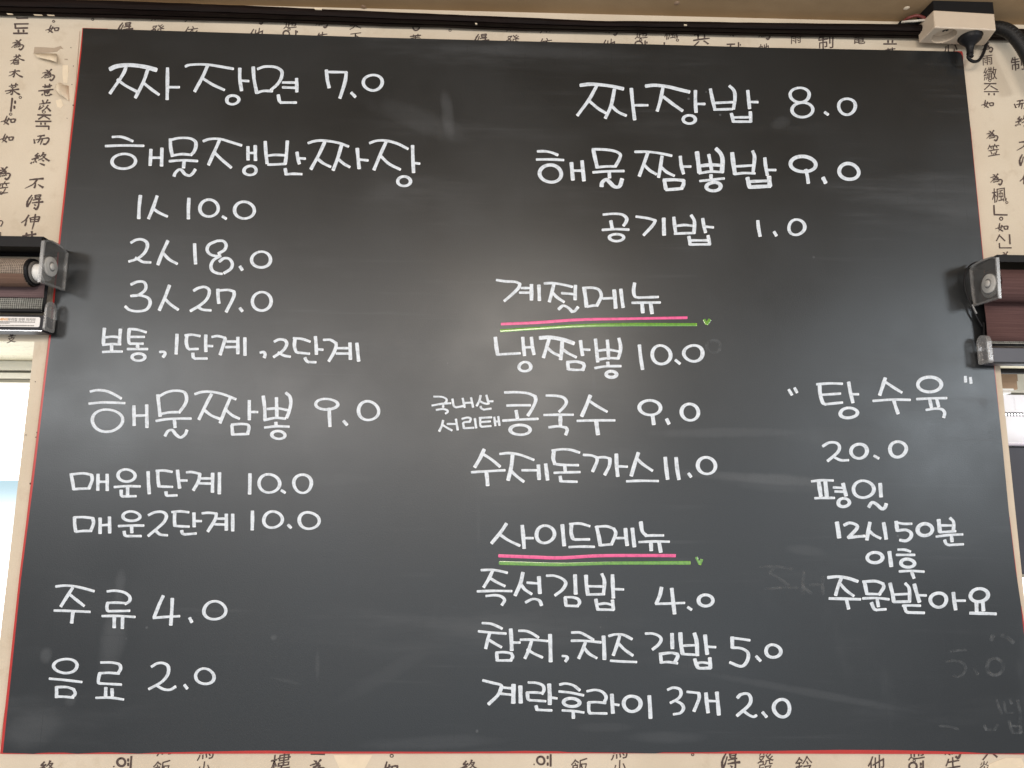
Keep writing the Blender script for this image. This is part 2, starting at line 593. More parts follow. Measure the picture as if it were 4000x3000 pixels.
# photo tracings of the handwriting: '@' corner of the tracing, '#' a word, 'P' pen half axes, 'o' a ring
STROKES = '''\
@400 220
# dish_name|white hand-painted dish name 짜장면 at the top left of the board
P16,16 60,100 110,78 210,68 330,82 420,106
185,85 155,150 60,288
118,182 180,228 268,275
355,100 320,200 258,322
322,208 380,255 440,298
509,92 508,200 506,336
515,241 598,241
650,78 690,66 820,65 1020,97
822,72 780,165 722,272
788,175 860,220 950,262
1073,94 1074,180 1087,266
1085,190 1140,193
o 1018,340,49,33
1178,84 1185,180 1206,286
1215,98 1270,80 1350,84 1400,115 1398,165 1370,215 1318,262
1210,284 1260,270 1325,272
1410,204 1500,205
1410,242 1505,246
1517,174 1519,276
1374,302 1382,345 1395,361! 1512,361
# price|white hand-painted price 7.0 beside 짜장면
1750,108 1757,180 1771,244
1765,122 1905,124! 1895,200 1856,325
1945,285 1975,315
o 2113,205,72,62
@390 510
# dish_name|white hand-painted dish name 해물쟁반짜장, second line on the left
100,50 160,48 210,62 255,82
46,121 180,116 340,119
o 187,240,92,58
399,148 397,200 393,270
485,138 482,275
405,212 470,212
551,66 553,130 567,200
565,70 620,58 700,60 745,85 750,125 735,165 712,190
572,194 640,184 715,190
545,239 650,232 760,238
658,240 654,290
580,355 590,330 618,305 640,310 665,340 700,352 725,335 745,305
810,82 860,66 940,66 1030,92 1105,115
935,75 895,165 850,266
892,168 950,225 1025,288
1157,126 1158,228
1214,118 1216,232
1165,175 1210,175
o 1174,312,47,36
@1000 510
72,86 78,180 87,256
245,82 238,180 228,260
90,196 150,190 225,193
95,266 160,264 230,260
320,170 328,220 338,258
330,216 382,219
228,298 236,342! 290,338 355,340
410,97 460,82 530,78 640,95 720,123
537,90 490,190 430,300
475,215 525,255 580,282
668,115 640,210 603,308
645,225 690,262 730,284
791,140 798,220 806,296
805,226 872,233
890,97 940,80 1010,78 1100,100 1185,142
1015,92 970,190 922,305
970,195 1040,260 1125,303
1223,118 1226,220 1231,326
1225,252 1276,258
o 1157,396,50,37
@300 740
# portion_name|white hand-painted one-person portion mark 1ㅅ
497,48 487,140 484,226
627,52 597,140 561,226
595,148 640,180 705,210
# price|white hand-painted price 10.0 beside 1ㅅ
876,70 872,150 872,228
o 1033,146,72,66
1140,212 1165,228
o 1309,162,77,66
# portion_name|white hand-painted two-person portion mark 2ㅅ
425,415 460,395 505,390 545,412 550,450 525,500 470,542 410,562
460,535 490,552 520,567 575,570
711,402 670,490 634,586
675,498 720,545 782,580
# price|white hand-painted price 18.0 with a tall open 8
920,425 923,500 928,580
1088,405 1035,430 1018,470 1040,505 1085,520 1120,517
1095,402 1140,402 1166,430 1155,470 1108,500
1122,520 1070,550 1048,595 1060,635 1100,655 1132,659
1115,562 1150,538 1190,542 1215,578 1202,620 1152,653
1275,602 1292,628
o 1440,548,74,62
# portion_name|white hand-painted three-person portion mark 3ㅅ
425,742 470,722 520,722 540,752 530,790 480,825 425,832
440,828 500,828 560,850 572,895 540,940 470,952 410,940 380,915
724,750 690,840 645,942
688,855 735,900 790,938
# price|white hand-painted price 27.0 beside 3ㅅ
915,790 950,770 1000,762 1035,790 1020,850 970,900 890,948
945,915 980,938 1045,945
1102,780 1104,840 1110,888
1105,790 1180,785 1228,797! 1225,840 1168,955
1275,928 1292,950
o 1445,874,72,74
@360 1260
# spice_level_note|white hand-painted line of three spice levels 보통, 1단계, 2단계
96,45 90,110 88,165
221,52 212,165
100,116 160,110 215,116
85,174 150,168 220,170
152,180 152,215
84,230 160,226 232,226
290,50 285,110 288,155 300,165! 395,165
290,50 350,55 420,75
285,112 405,112
355,172 355,200
278,207 430,207
o 362,270,50,28
530,230 560,228 570,245 555,268
663,92 660,170 656,244
740,105 735,150 745,195 760,208! 825,206
728,100 780,95 840,105
888,98 887,160 889,225
890,182 938,184
787,240 790,270 805,281! 895,281
938,112 980,105 1035,118! 1038,130 1020,190 1000,250
1055,148 1130,148
1045,192 1130,190
1138,116 1138,242
1193,120 1194,254
1315,234 1340,230 1352,248 1345,272
1425,148 1460,132 1505,138 1520,170 1490,220 1420,268
1455,235 1500,258 1545,266
1585,125 1580,180 1592,225 1610,235! 1695,243
1575,122 1640,128 1700,148
1744,110 1750,180 1752,246
1755,208 1800,212
1663,276 1675,300 1690,308! 1745,310
1810,135 1860,135 1905,160! 1905,190 1885,240 1850,300
1920,200 2005,200
1910,242 2005,242
2014,160 2018,286
2068,162 2082,300
@330 1500
# dish_name|white hand-painted dish name 해물짬뽕 in the left column
48,58 100,48 170,55 230,80 285,112
38,153 150,144 312,149
o 178,285,120,86
386,172 388,322
486,164 488,338
395,248 475,245
573,85 582,170 591,250
585,95 650,62 720,52 780,65 798,110 785,160 740,222
595,235 660,222 740,220
562,288 640,275 740,270 830,270
702,280 708,338
630,405 650,370 685,360 715,395 750,418 785,395 800,362
865,78 920,62 1000,62 1090,82 1180,118
992,80 950,160 895,275
938,205 990,245 1055,272
1140,105 1100,200 1060,302
1108,205 1155,245 1208,270
1288,130 1288,278
1295,218 1350,219
1152,325 1158,395
1150,318 1220,312 1275,318 1285,345 1275,388
1155,395 1280,390
1397,95 1408,190 1410,275
1500,108 1503,265
1575,70 1605,100 1612,150 1600,210 1580,262
1430,195 1510,190 1590,205
1405,282 1490,265 1568,270
1495,300 1497,325
1410,340 1500,330 1595,333
o 1515,398,52,30
# price|white hand-painted price 9.0 beside 해물짬뽕 in the left column
o 1891,158,85,42
1912,190 1914,260 1918,330
2025,290 2050,318
o 2218,209,78,74
@250 1820
# dish_name|white hand-painted words 매운1단계, hotter level one
55,62 68,130 76,182
70,65 150,58 215,70! 220,110 195,175
75,182 130,178 195,176
266,66 264,188
337,66 338,190
275,124 330,124
o 488,75,66,48
395,165 490,158 592,160
497,165 497,222
447,190 448,230 462,238! 560,236
657,46 660,130 666,216
732,42 735,110 742,160! 790,162 845,164
722,38 780,36 842,46
887,34 895,110 903,172
900,114 958,114
797,203 800,228 812,233! 880,230
960,50 1000,48 1062,62! 1050,120 1012,188
1065,98 1145,98
1060,136 1140,138
1161,58 1160,204
1215,54 1213,216
# price|white hand-painted price 10.0 beside 매운1단계
1453,62 1452,140 1450,218
o 1603,137,80,72
1700,192 1725,208
o 1864,138,72,68
# dish_name|white hand-painted words 매운2단계, hotter level two
82,402 84,460 92,512
80,402 150,400 225,408! 230,450 208,508
95,514 150,508 210,508
282,408 282,526
355,400 357,522
290,464 350,460
o 526,393,66,37
428,470 520,466 620,466
528,475 530,520
470,512 475,540 490,548! 600,548
662,384 710,362 770,360 800,390 780,440 720,495 660,545
710,500 750,535 805,542
865,365 863,420 866,468! 920,472 975,474
845,360 910,355 972,362
1015,368 1017,474
1020,431 1070,431
920,506 925,528 945,535! 1030,528
1082,370 1130,366 1190,372! 1180,420 1125,510
1190,412 1255,412
1180,456 1255,458
1268,378 1268,500
1318,378 1318,506
# price|white hand-painted price 10.0 beside 매운2단계
1472,354 1472,430 1470,498
o 1632,420,74,62
1752,462 1772,482
o 1914,427,76,66
@170 2260
# dish_name|white hand-painted word 주류, alcoholic drinks
98,62 160,55 240,60 320,78 392,98
228,72 190,130 136,216
205,125 255,165 315,212
86,250 180,252 360,260
230,262 224,310 220,346
500,100 560,95 630,108 672,140 672,175 640,198
640,192 570,188 502,190! 495,220 500,250 515,255! 670,252
460,293 580,292 712,300
553,300 552,382
618,305 616,388
# price|white hand-painted price 4.0 beside 주류
935,136 905,200 865,300
860,308 950,300 1060,294
1006,156 1002,250 994,362
1142,308 1158,340
o 1338,249,86,70
# dish_name|white hand-painted word 음료, soft drinks, lowest on the left
o 172,683,90,56
48,782 160,792 296,808
102,848 102,928
100,848 180,848 235,865! 248,900 225,925
100,922 170,924 232,930
450,656 530,656 590,670 602,705 580,742
590,742 510,736 440,740! 430,780 430,815 450,820! 605,828
487,852 485,920
535,862 537,915
412,932 520,930 622,944
# price|white hand-painted price 2.0 beside 음료
845,688 890,662 940,662 975,690 970,750 920,810 825,862
890,840 940,865 990,868 1030,845
1102,832 1122,858
o 1260,764,72,60
@2240 300
# dish_name|white hand-painted dish name 짜장밥 at the top right
P13,13 55,66 120,58 190,60 300,74 388,94
182,70 120,180 32,300
125,190 190,245 250,282
320,98 295,220 250,322
300,230 350,275 410,302
452,92 462,200 478,334
475,222 578,222
P13,13 565,72 640,66 740,78 830,100 905,118
698,90 680,180 655,266
P13,12 705,158 780,215 850,264
953,108 953,200 958,276
960,212 1024,212
o 905,333,48,32
1070,96 1085,170 1105,256
1220,72 1255,110 1262,170 1250,250
1110,204 1240,198
1100,256 1240,252
1362,108 1368,170 1376,246
1380,196 1438,198
1234,288 1245,330 1250,350! 1385,350! 1382,275
1250,317 1380,316
# price|white hand-painted price 8.0 beside 짜장밥
o 1768,142,76,56
o 1789,258,80,58
1965,278 1988,294
o 2137,232,68,60
@2080 560
# dish_name|white hand-painted dish name 해물짬뽕밥 in doubled brush strokes
42,62 100,62 150,72 195,90
34,126 140,125 240,130
P15,12 o 141,236,86,66
P15,11 304,152 310,220 316,284
P15,11 387,138 395,220 402,290
312,213 395,213
P15,11 475,50 490,120 505,185
470,46 560,48 640,60 685,85 680,120 650,175
500,187 580,180 650,180
475,226 590,218 712,216
600,230 602,268
P17,12 540,335 545,305 575,282 600,300 640,338 680,335 700,280
802,66 900,66 1000,78 1085,96
900,75 870,160 835,254
870,165 915,210 965,240
1012,100 1000,180 985,264
1005,185 1050,225 1105,252
1155,102 1162,170 1180,236
1165,181 1234,181
P15,12 1030,290 1042,355
P15,12 1025,286 1110,284 1180,290! 1180,320 1165,352
P15,12 1045,362 1110,358 1168,352
P17,12 1285,68 1295,150 1305,228
1377,88 1390,150 1400,215
P17,12 1435,42 1470,80 1485,130 1480,225
P14,13 1310,176 1390,168 1480,172
1305,234 1390,220 1485,225
1395,245 1395,270
1310,294 1400,284 1495,274
P16,12 o 1415,338,54,34
P17,12 1560,75 1570,160 1582,238
1720,60 1735,110 1722,235
1590,180 1720,172
1580,240 1650,232 1735,234
1815,114 1822,180 1835,248
1835,208 1898,208
P17,14 1680,270 1690,320 1698,342! 1855,334! 1848,262
P14,11 1700,298 1850,292
@2330 560
# price|white hand-painted price 9.0 beside 해물짬뽕밥
P15,13 o 1614,162,98,60
1635,205 1648,260 1655,310
P16,10 1770,268 1790,308
P15,13 o 1972,220,76,62
# dish_name|white hand-painted words 공기밥, bowl of rice
55,556 130,550 200,556 235,585 230,615 212,642
112,606 122,660
48,676 150,670 250,674
o 157,736,58,26
312,572 400,585 460,602! 440,640 370,715
P15,10 525,585 528,715
604,578 612,650 620,702
740,562 765,610 762,700
622,645 690,638 755,645
612,706 690,702 765,700
830,588 838,640 852,695
845,650 910,656
722,728 732,790! 885,788! 872,722
740,758 870,758
# price|white hand-painted price 1.0 beside 공기밥
1260,605 1266,660 1278,724
P13,10 1388,692 1405,720
o 1564,655,64,58
@1900 1060
# section_heading|white hand-painted heading 계절메뉴 above a pink and green double line
82,68 150,78 225,82 262,98! 250,130 200,180 142,230
275,130 340,130
262,166 340,166
P15,10 352,104 352,222
410,108 414,226
455,94 520,92 600,104 668,120
528,96 510,170 492,236
515,165 555,205 605,238
590,170 685,178
695,110 693,220
565,295 600,268 640,285 670,315! 690,310 715,280
P15,10 765,140 775,210 782,276
755,130 830,128 880,145 898,190 880,235 862,268
790,276 830,268 868,266
912,212 1000,208
P15,10 998,146 1005,220 1010,286
1050,140 1058,210 1068,280
1158,92 1150,150 1160,195 1190,205! 1340,200
1140,246 1250,244 1355,243
P15,10 1216,250 1222,322
P15,10 1284,256 1294,328
# underline|pink hand-painted underline below 계절메뉴|pink
P9,10.5 118,412 400,400 720,378 1100,370 1566,362
# underline|green hand-painted underline with a wet sheen below 계절메뉴|green
P9,12.5 112,464 400,445 740,425 1100,416 1400,416 1640,416
# heart|small green painted heart at the end of the upper green underline|green
P10,9 1702,378 1716,408
P14,8 1744,378 1722,410
@1900 1300
# dish_name|white hand-painted dish name 냉짬뽕
P15,9.5 70,36 78,110 88,170! 170,165 260,160
284,36 290,110 298,176
352,36 360,110 372,168
295,114 360,112
o 301,265,46,36
P15,15 418,40 500,36 600,54 682,82
490,48 468,120 446,192
470,112 520,155 570,178
P15,10 592,70 588,140 580,208
600,132 640,160 700,190
735,62 742,120 752,176
755,130 805,133
635,232 640,285
P14,11 630,230 700,225 755,238! 765,260 750,290
640,285 700,290 760,288
852,50 860,130 870,226
945,58 950,120 955,204
1035,44 1048,100 1045,150 1030,200
875,140 950,132 1030,145
872,210 950,198 1030,200
948,230 950,252
850,275 930,262 1048,260
P15,12 o 976,324,40,24
# price|white hand-painted price 10.0 beside 냉짬뽕
1195,96 1205,190 1220,284
P15,10 o 1366,172,70,74
1478,214 1510,240
P15,10 o 1617,160,74,62
@1670 1510
# origin_note|small white hand-painted note 국내산 서리태 in two lines
P9,7 50,78 110,80 145,95 148,115 135,128
P9,8 36,148 110,135 180,130
P9,8 122,145 122,160
P9,8 70,182 120,175 152,184 158,198 142,210
P9,8 195,98 205,150 225,162! 280,152
P9,8 275,92 290,162
P9,8 340,88 356,160
P9,8 288,128 345,125
P9,8 415,70 405,110 385,150
P9,8 410,115 440,130 465,135
P9,8 460,68 478,135
P9,8 470,115 510,115
P9,8 415,155 420,170 440,180! 495,172
P9,8 122,265 112,305 92,348
P9,8 118,300 150,320 190,342
P9,8 155,292 225,292
P9,8 222,255 236,338
P9,8 270,252 310,242 338,250 330,275! 290,278 278,288! 285,325! 360,322
P9,8 370,250 380,322
P9,8 412,242 412,300 425,314! 495,308
P9,8 405,245 500,240
P9,8 415,278 490,272
P9,8 522,240 530,305
P9,8 553,235 562,302
P9,8 525,275 560,270
# dish_name|white hand-painted dish name 콩국수
605,46 690,44 780,52 840,75! 845,110 820,170 785,225
622,148 700,146 800,146
692,188 702,246
590,266 720,258 860,252
P15,10 o 724,338,74,40
930,70 1000,72 1060,85 1085,120 1065,160 1030,195
912,222 1020,220 1135,220
P15,10 1038,228 1038,300
950,318 1020,310 1080,320! 1092,340 1080,375
P15,10 1272,70 1240,150 1205,230
1262,110 1320,150 1400,195
1172,268 1300,264 1460,264
P16,10 1318,270 1324,320 1332,374
# price|white hand-painted price 9.0 beside 콩국수
P15,10 o 1738,165,84,56
P15,10 1758,225 1768,295
P15,10 1868,255 1886,290
P15,10 o 2050,200,66,64
@1800 1730
# dish_name|white hand-painted dish name 수제돈까스
P15,10 182,52 150,120 110,188
175,88 240,130 305,184
86,229 200,222 342,214
P15,10 200,230 206,280 210,332
308,86 380,80 470,95 568,132
P15,10 405,90 395,180 370,290
385,210 430,255 490,302
480,214 590,214
P15,10 606,174 612,284
P15,10 663,166 678,288
P15,10 728,62 722,120 735,165! 800,172 915,174
715,60 790,50 860,55 925,75
812,178 816,222
732,234 830,230 928,228
776,262 782,300! 905,304
960,94 1020,98 1065,115! 1062,150 1030,222
1065,115 1120,112 1165,122! 1160,180 1125,248
P15,10 1215,88 1218,180 1226,260
1225,183 1298,186
P15,10 1387,78 1360,160 1332,256
1372,118 1420,165 1495,216
1298,300 1400,296 1540,298
# price|white hand-painted price 11.0 beside 수제돈까스
P15,10 1597,114 1605,200 1616,282
P15,10 1682,116 1690,200 1704,284
P13,10 1780,240 1798,264
P15,10 o 1920,178,68,66
@1880 2010
# section_heading|white hand-painted heading 사이드메뉴 above a pink and green double line
P15,10 196,72 150,140 82,222
140,152 210,200 298,242
P15,10 320,86 328,170 335,262
335,184 402,184
P15,10 o 500,154,72,66
P15,10 633,80 640,160 648,242
P15,10 705,75 702,140 715,185 735,195! 842,194
692,74 770,70 845,90
688,254 780,250 880,252
P15,10 900,92 918,170 930,240
905,95 980,92 1035,110! 1050,150 1018,232
930,240 1020,232
1060,184 1130,183
P15,10 1126,110 1132,180 1140,240
P15,10 1180,108 1188,180 1196,250
P15,10 1246,58 1258,130 1290,165! 1340,163 1420,163
1235,215 1350,210 1465,212
P15,10 1325,222 1328,280
P15,10 1390,222 1402,292
# underline|pink hand-painted underline below 사이드메뉴|pink
P9,12.5 138,322 400,332 620,338 920,322 1300,320 1515,321
# underline|green hand-painted underline below 사이드메뉴|green
P9,13.5 142,378 350,384 620,390 1000,380 1350,378 1630,377
# heart|small green painted heart at the end of the lower green underline|green
P9,9 1680,336 1705,384
P12,8 1722,352 1708,388
@1840 2200
# dish_name|white hand-painted dish name 즉석김밥
82,54 160,52 220,60 280,74
168,60 140,120 100,186
150,118 200,148 262,178
52,220 180,216 315,218
120,256 190,250 240,262 262,290 242,325
P15,10 405,74 385,160 345,250
390,165 420,205 472,240
440,152 520,158
P15,10 530,106 538,235
428,305 480,280 520,285 540,300 550,328
592,98 650,98 710,120 740,155 715,205 658,250
P15,10 812,92 818,240
735,268 742,330
735,266 790,266 835,280 848,310 830,335
742,332 835,335
P15,10 898,95 902,170 912,240
1022,84 1042,140 1035,240
915,180 1030,182
905,245 1040,242
P15,10 1105,92 1108,180 1112,270
1115,202 1188,205
975,282 985,340 992,362! 1112,364! 1105,290
1000,320 1050,314 1100,325
# price|white hand-painted price 4.0 beside 즉석김밥
P15,10 1488,190 1475,250 1448,315
1445,318 1550,315 1665,310
P15,10 1568,198 1578,290 1590,394
1695,345 1720,362
P15,11 o 1833,291,56,44
@1840 2410
# dish_name|white hand-painted word 참치 followed by a comma
90,48 150,52 200,70 240,90
60,112 160,122 270,130
145,130 130,180 115,245
145,182 190,210 235,235
P15,10 310,95 315,180 318,260
320,200 380,200
200,280 205,340
198,278 260,275 315,285! 325,310 310,340
205,340 315,340
375,108 430,110 480,130 525,160
388,178 480,178 595,188
472,190 450,260 422,322
440,255 490,285 555,315
P15,10 617,138 620,240 622,348
715,305 745,308 752,325 738,345
# dish_name|white hand-painted word 치즈 before 김밥
788,122 850,122 900,145 955,178
786,186 880,186 1012,198
893,200 870,260 842,322
882,238 920,285 980,320
P15,10 1035,150 1040,240 1042,330
1078,148 1130,136 1190,140 1255,172
1160,150 1140,220 1112,298
1150,205 1200,255 1262,300
1092,342 1180,348 1290,352
# dish_name|white hand-painted word 김밥 before the price 5.0
1365,130 1420,130 1470,150 1485,180 1460,220 1420,252
P15,10 1570,130 1573,245
1480,295 1487,358
P15,11 1475,290 1560,280 1610,290! 1615,310 1590,358
1487,356 1540,352 1610,362
P16,10 1635,125 1640,210 1652,285
P16,10 1745,128 1762,190 1768,300
1650,225 1760,220
1650,290 1765,296
P15,10 1828,142 1835,210 1845,290
1840,232 1908,236
P15,12 1748,330 1762,378! 1785,400 1870,398! 1865,322
1765,365 1800,355 1860,362
@2400 2410
# price|white hand-painted price 5.0 beside the 김밥 line
P15,10 920,158 922,240! 990,245 1040,275 1045,320 1020,370 980,385 905,356
925,165 990,172 1055,182
1108,308 1140,342
P15,11 o 1241,267,57,50
@1860 2630
# dish_name|white hand-painted dish name 계란후라이 in the lowest line of the board
P15,10 55,56 130,75 185,88 200,105! 170,170 98,240
215,112 280,118
195,160 280,168
P17,10 292,88 290,232
P16,10 345,100 348,230
410,72 470,75 520,95 530,130 515,160
520,155 460,150 400,150! 405,200 420,210! 540,218
P16,10 570,85 575,170 575,242
575,188 628,196
468,255 475,285! 530,288 588,290
655,88 700,80 760,95 808,132
650,142 740,152 836,172
P15,12 o 745,228,62,32
675,290 760,295 838,306
758,300 760,350
868,140 930,130 985,145 1015,185 1000,228
1010,232 940,225 880,228! 880,290 890,312! 1018,314
P15,10 1060,165 1064,240 1068,310
1065,240 1112,248
P16,12 o 1218,238,64,62
P15,10 1352,176 1358,260 1362,350
# portion_name|white hand-painted portion 3개 in the lowest line
1498,128 1540,112 1590,125 1600,165 1575,200 1520,230
1560,215 1605,240 1620,275 1595,310 1545,320
1650,145 1700,150 1740,155! 1740,200 1702,295
P15,10 1795,155 1802,230 1812,306
P15,10 1880,148 1888,230 1896,324
1810,216 1885,218
@2400 2410
# price|white hand-painted price 2.0 beside 계란후라이
P15,10 962,630 990,605 1040,600 1065,635 1050,690 960,770
1010,735 1050,765 1085,780 1108,770
1158,745 1188,780
P15,12 o 1308,712,64,66
@2894 1440
# quotation_mark|white painted opening double quotation mark before 탕수육
P12,10 375,165 398,203
P12,10 420,152 438,185
# dish_name|white hand-painted dish name 탕수육 between double quotation marks
595,122 700,115 790,118
P15,10 615,130 620,200 640,265 660,278! 790,265
620,205 700,200 775,195
P14,10 842,106 855,180 875,264
860,200 916,200
P15,11 o 843,346,68,38
P15,10 1128,74 1110,130 1085,205
1130,105 1190,145 1255,185
1035,252 1180,242 1320,244
P14,10 1195,250 1210,300 1228,350
P15,12 o 1474,124,92,58
1375,238 1490,232 1605,230
1475,240 1488,300
1530,240 1545,295
1450,322 1520,312 1570,318 1592,345 1585,380
# quotation_mark|white painted closing double quotation mark after 탕수육
P12,10 1754,62 1756,102
P12,10 1793,70 1798,112
# price|white hand-painted price 20.0 below 탕수육
642,605 690,578 745,580 770,610 755,655 680,720
735,695 780,715 838,715
P15,11 o 923,645,60,58
P13,10 1042,682 1075,700
P15,11 o 1227,630,66,58
@2894 1840
# order_note|white hand-painted word 평일, weekdays
555,80 630,72 718,74
P16,10 608,85 625,195
P16,10 660,85 672,205
580,212 650,210 728,210
725,128 800,132
738,160 810,162
P15,10 798,98 822,192
P15,11 o 804,246,44,32
P15,10 o 958,142,80,66
P15,10 1088,98 1095,200
P15,12 1000,280 1025,245 1060,260 1100,295 1125,285 1135,258
# order_note|white hand-painted time 12시50분
P17,10 750,400 760,460 768,520
P15,11 808,422 850,405 900,420 905,450 840,520! 910,512 965,508
P15,10 1008,402 995,470 985,536
1000,465 1040,500 1090,525
P15,10 1115,405 1125,460 1135,530
P15,11 1213,395 1222,465! 1290,460 1330,485 1325,520 1290,545 1245,540
1215,402 1270,412 1332,412
P16,13 o 1438,458,58,46
P16,10 1545,380 1555,475
1635,368 1662,400 1660,470
1555,425 1660,425
1555,478 1675,470
1528,512 1620,500 1730,495
1645,505 1650,550
1592,540 1605,570 1630,578! 1735,572
@2894 2120
# order_note|white hand-painted word 이후, after
P15,12 o 1047,116,60,40
P16,10 1160,70 1175,184
1230,54 1280,55 1322,68
1218,95 1290,95 1355,95
P15,12 o 1303,160,52,32
1240,224 1330,220 1428,226
1335,230 1352,276
# order_note|white hand-painted words 주문받아요, we take orders
P12,12 680,272 760,265 840,278 912,302
785,275 760,340 740,410
775,320 820,370 880,415
P12,11 692,436 800,438 932,442
825,445 842,516
P15,10 965,305 985,400
P14,11 955,305 1050,300 1110,320! 1115,350 1080,405
985,400 1090,402
955,435 1060,432 1155,442
1065,445 1075,498
P15,10 1020,470 1040,515 1060,525! 1130,520
P15,10 1165,318 1185,400 1195,460
1285,318 1315,360 1318,460
1195,405 1310,400
P12,11 1195,462 1320,460
P15,10 1355,325 1375,400 1395,462
1380,410 1445,412
1265,492 1330,490 1400,492
P14,11 1278,495 1290,535 1310,545! 1430,548
P15,12 o 1543,448,62,56
P15,10 1660,390 1668,460 1678,522
1680,453 1750,453
P16,12 o 1862,410,70,50
P15,10 1840,460 1842,535
P15,10 1890,460 1895,530
P12,12 1790,550 1890,552 1992,556
@2894 2120
# erased_writing|faint half-erased strokes left of the lower right order note|ghost
150,190 270,185 395,205
255,200 225,235
230,235 300,280 370,330
190,360 320,352 440,350
490,220 485,400
480,340 550,395
540,328 640,325
640,265 640,400
# erased_writing|faint erased circle beside the price 냉짬뽕 10.0|ghost
@1900 1300
o 1775,108,52,50
@3640 2450
# erased_writing|faint erased price 5.0 near the lower right corner|ghost
S3.017
P18,14 220,288 300,275 400,268
P16,14 170,405 270,395 360,420 400,480 370,550 310,585 250,572
P20,14 500,480 540,555
P22,18 o 745,465,95,100
# erased_writing|faint erased low stroke near the lower right corner|ghost
P18,14 90,1165 200,1170 310,1200
# erased_writing|faint erased Korean letters at the lower right corner|ghost
P16,12 765,860 790,940 825,1020
P20,14 620,1160 640,1210! 740,1210! 775,1150
P20,14 910,1105 935,1200 960,1245! 1050,1245! 1035,1110
P20,14 940,1165 1030,1165
P16,12 850,880 870,1010! 960,1010
P16,12 920,850 940,900
P20,12 1015,860 1035,980 1045,1090
# erased_writing|faint erased smudges above the erased price 5.0|ghost
P26,20 720,100 700,150
P26,20 835,90 840,120
P26,20 890,120 960,180
'''

# ================================================================ the setting
YW = 0.008                     # wall face; the board stands 8 mm proud of it
CZ = 2.2545                     # ceiling
XL, ZL = -0.6235, 1.7807       # left window opening: right edge, top
XR, ZR = 0.6100, 1.7790        # right window opening: left edge, top
ZB = 1.20                      # sills, below the frame
DEP = 0.128                    # depth of the window recess


def wall_mesh():
    x0, x1 = -1.7, 1.7
    vs, fs = [], []

    def quad(a, b, c, d):
        n = len(vs)
        vs.extend([a, b, c, d])
        fs.append((n, n + 1, n + 2, n + 3))

    def face(xa, xb, za, zb, y=YW):
        nx, nz = max(1, int((xb - xa) / 0.1)), max(1, int((zb - za) / 0.1))
        for i in range(nx):
            for j in range(nz):
                u0, u1 = xa + (xb - xa) * i / nx, xa + (xb - xa) * (i + 1) / nx
                v0, v1 = za + (zb - za) * j / nz, za + (zb - za) * (j + 1) / nz
                quad((u0, y, v0), (u1, y, v0), (u1, y, v1), (u0, y, v1))
    ol, orr = XL - 0.75, XR + 0.75
    face(XL, XR, 0.6, CZ)
    face(x0, ol, 0.6, CZ)
    face(orr, x1, 0.6, CZ)
    face(ol, XL, ZL, CZ)
    face(ol, XL, 0.6, ZB)
    face(XR, orr, ZR, CZ)
    face(XR, orr, 0.6, ZB)
    yb = YW + DEP + 0.05
    for xa, xb, zt in ((ol, XL, ZL), (XR, orr, ZR)):
        quad((xa, YW, ZB), (xa, yb, ZB), (xa, yb, zt), (xa, YW, zt))
        quad((xb, yb, ZB), (xb, YW, ZB), (xb, YW, zt), (xb, yb, zt))
        quad((xb, YW, ZB), (xb, yb, ZB), (xa, yb, ZB), (xa, YW, ZB))
    # the solid behind, so that no light leaks round the openings
    for xa, xb, za, zb in ((x0, ol, 0.6, CZ), (XL, XR, 0.6, CZ), (orr, x1, 0.6, CZ), (ol, XL, ZL, CZ), (ol, XL, 0.6, ZB), (XR, orr, ZR, CZ), (XR, orr, 0.6, ZB)):
        quad((xb, yb, za), (xa, yb, za), (xa, yb, zb), (xb, yb, zb))
    return vs, fs


v_, f_ = wall_mesh()
wall = tag(mk('wall', v_, f_, PAPER, None, False, (0, 0, 0)), kind='structure')
# the head of each recess is papered with a pale veined sheet
for xa, xb, zt in ((XL - 0.75, XL, ZL), (XR, XR + 0.75, ZR)):
    box('soffit_sheet', xa, xb, YW + 0.0005, YW + DEP + 0.05, zt - 0.001, zt + 0.004, MARBLE, wall)

ceil = tag(mk('ceiling', [(-1.7, 0.2, CZ), (1.7, 0.2, CZ), (1.7, -3.4, CZ), (-1.7, -3.4, CZ), (-1.7, 0.2, CZ + .05), (1.7, 0.2, CZ + .05), (1.7, -3.4, CZ + .05), (-1.7, -3.4, CZ + .05)],
               HEX, CEIL, None, False, (0, 0, CZ)), kind='structure')
recalc(ceil)
# small flaws of the ceiling paper
for px, py in ((3541, 32), (2363, 65), (1420, 27), (2644, 12)):
    c = P(px, py)
    v = ray(px, py)
    c = CAM + v * ((CZ - CAM.z) / v.z)
    if c.y < YW:
        lathe('paper_blister', [(-0.0003, 0.0045), (0.0006, 0.0032), (0.0012, 0.001)], c, (0, 0, -1), CREAM if px > 3000 else CARD, ceil, 10)


# sky beyond the windows
def sky_nodes(t, e):
    sep = t.node('ShaderNodeSeparateXYZ')
    t.link(t.pos, sep.inputs[0])
    z = sep.outputs[2]
    band = t.math('MULTIPLY', t.ramp(z, 1.42, 1.618, 0, 1), t.ramp(z, 1.618, 1.622, 1, 0))
    e.inputs[1].default_value = 4.2
    t.link(t.mix(band, (1, 1, 1), (0.155, 0.21, 0.232)), e.inputs[0])


sky = tag(mk('sky', [(-3, 0.62, 0.3), (3, 0.62, 0.3), (3, 0.62, 2.6), (-3, 0.62, 2.6)], [(0, 1, 2, 3)], m_emit('bright_overcast_sky', sky_nodes), None, False, (0, .62, 1.5)), kind='structure')


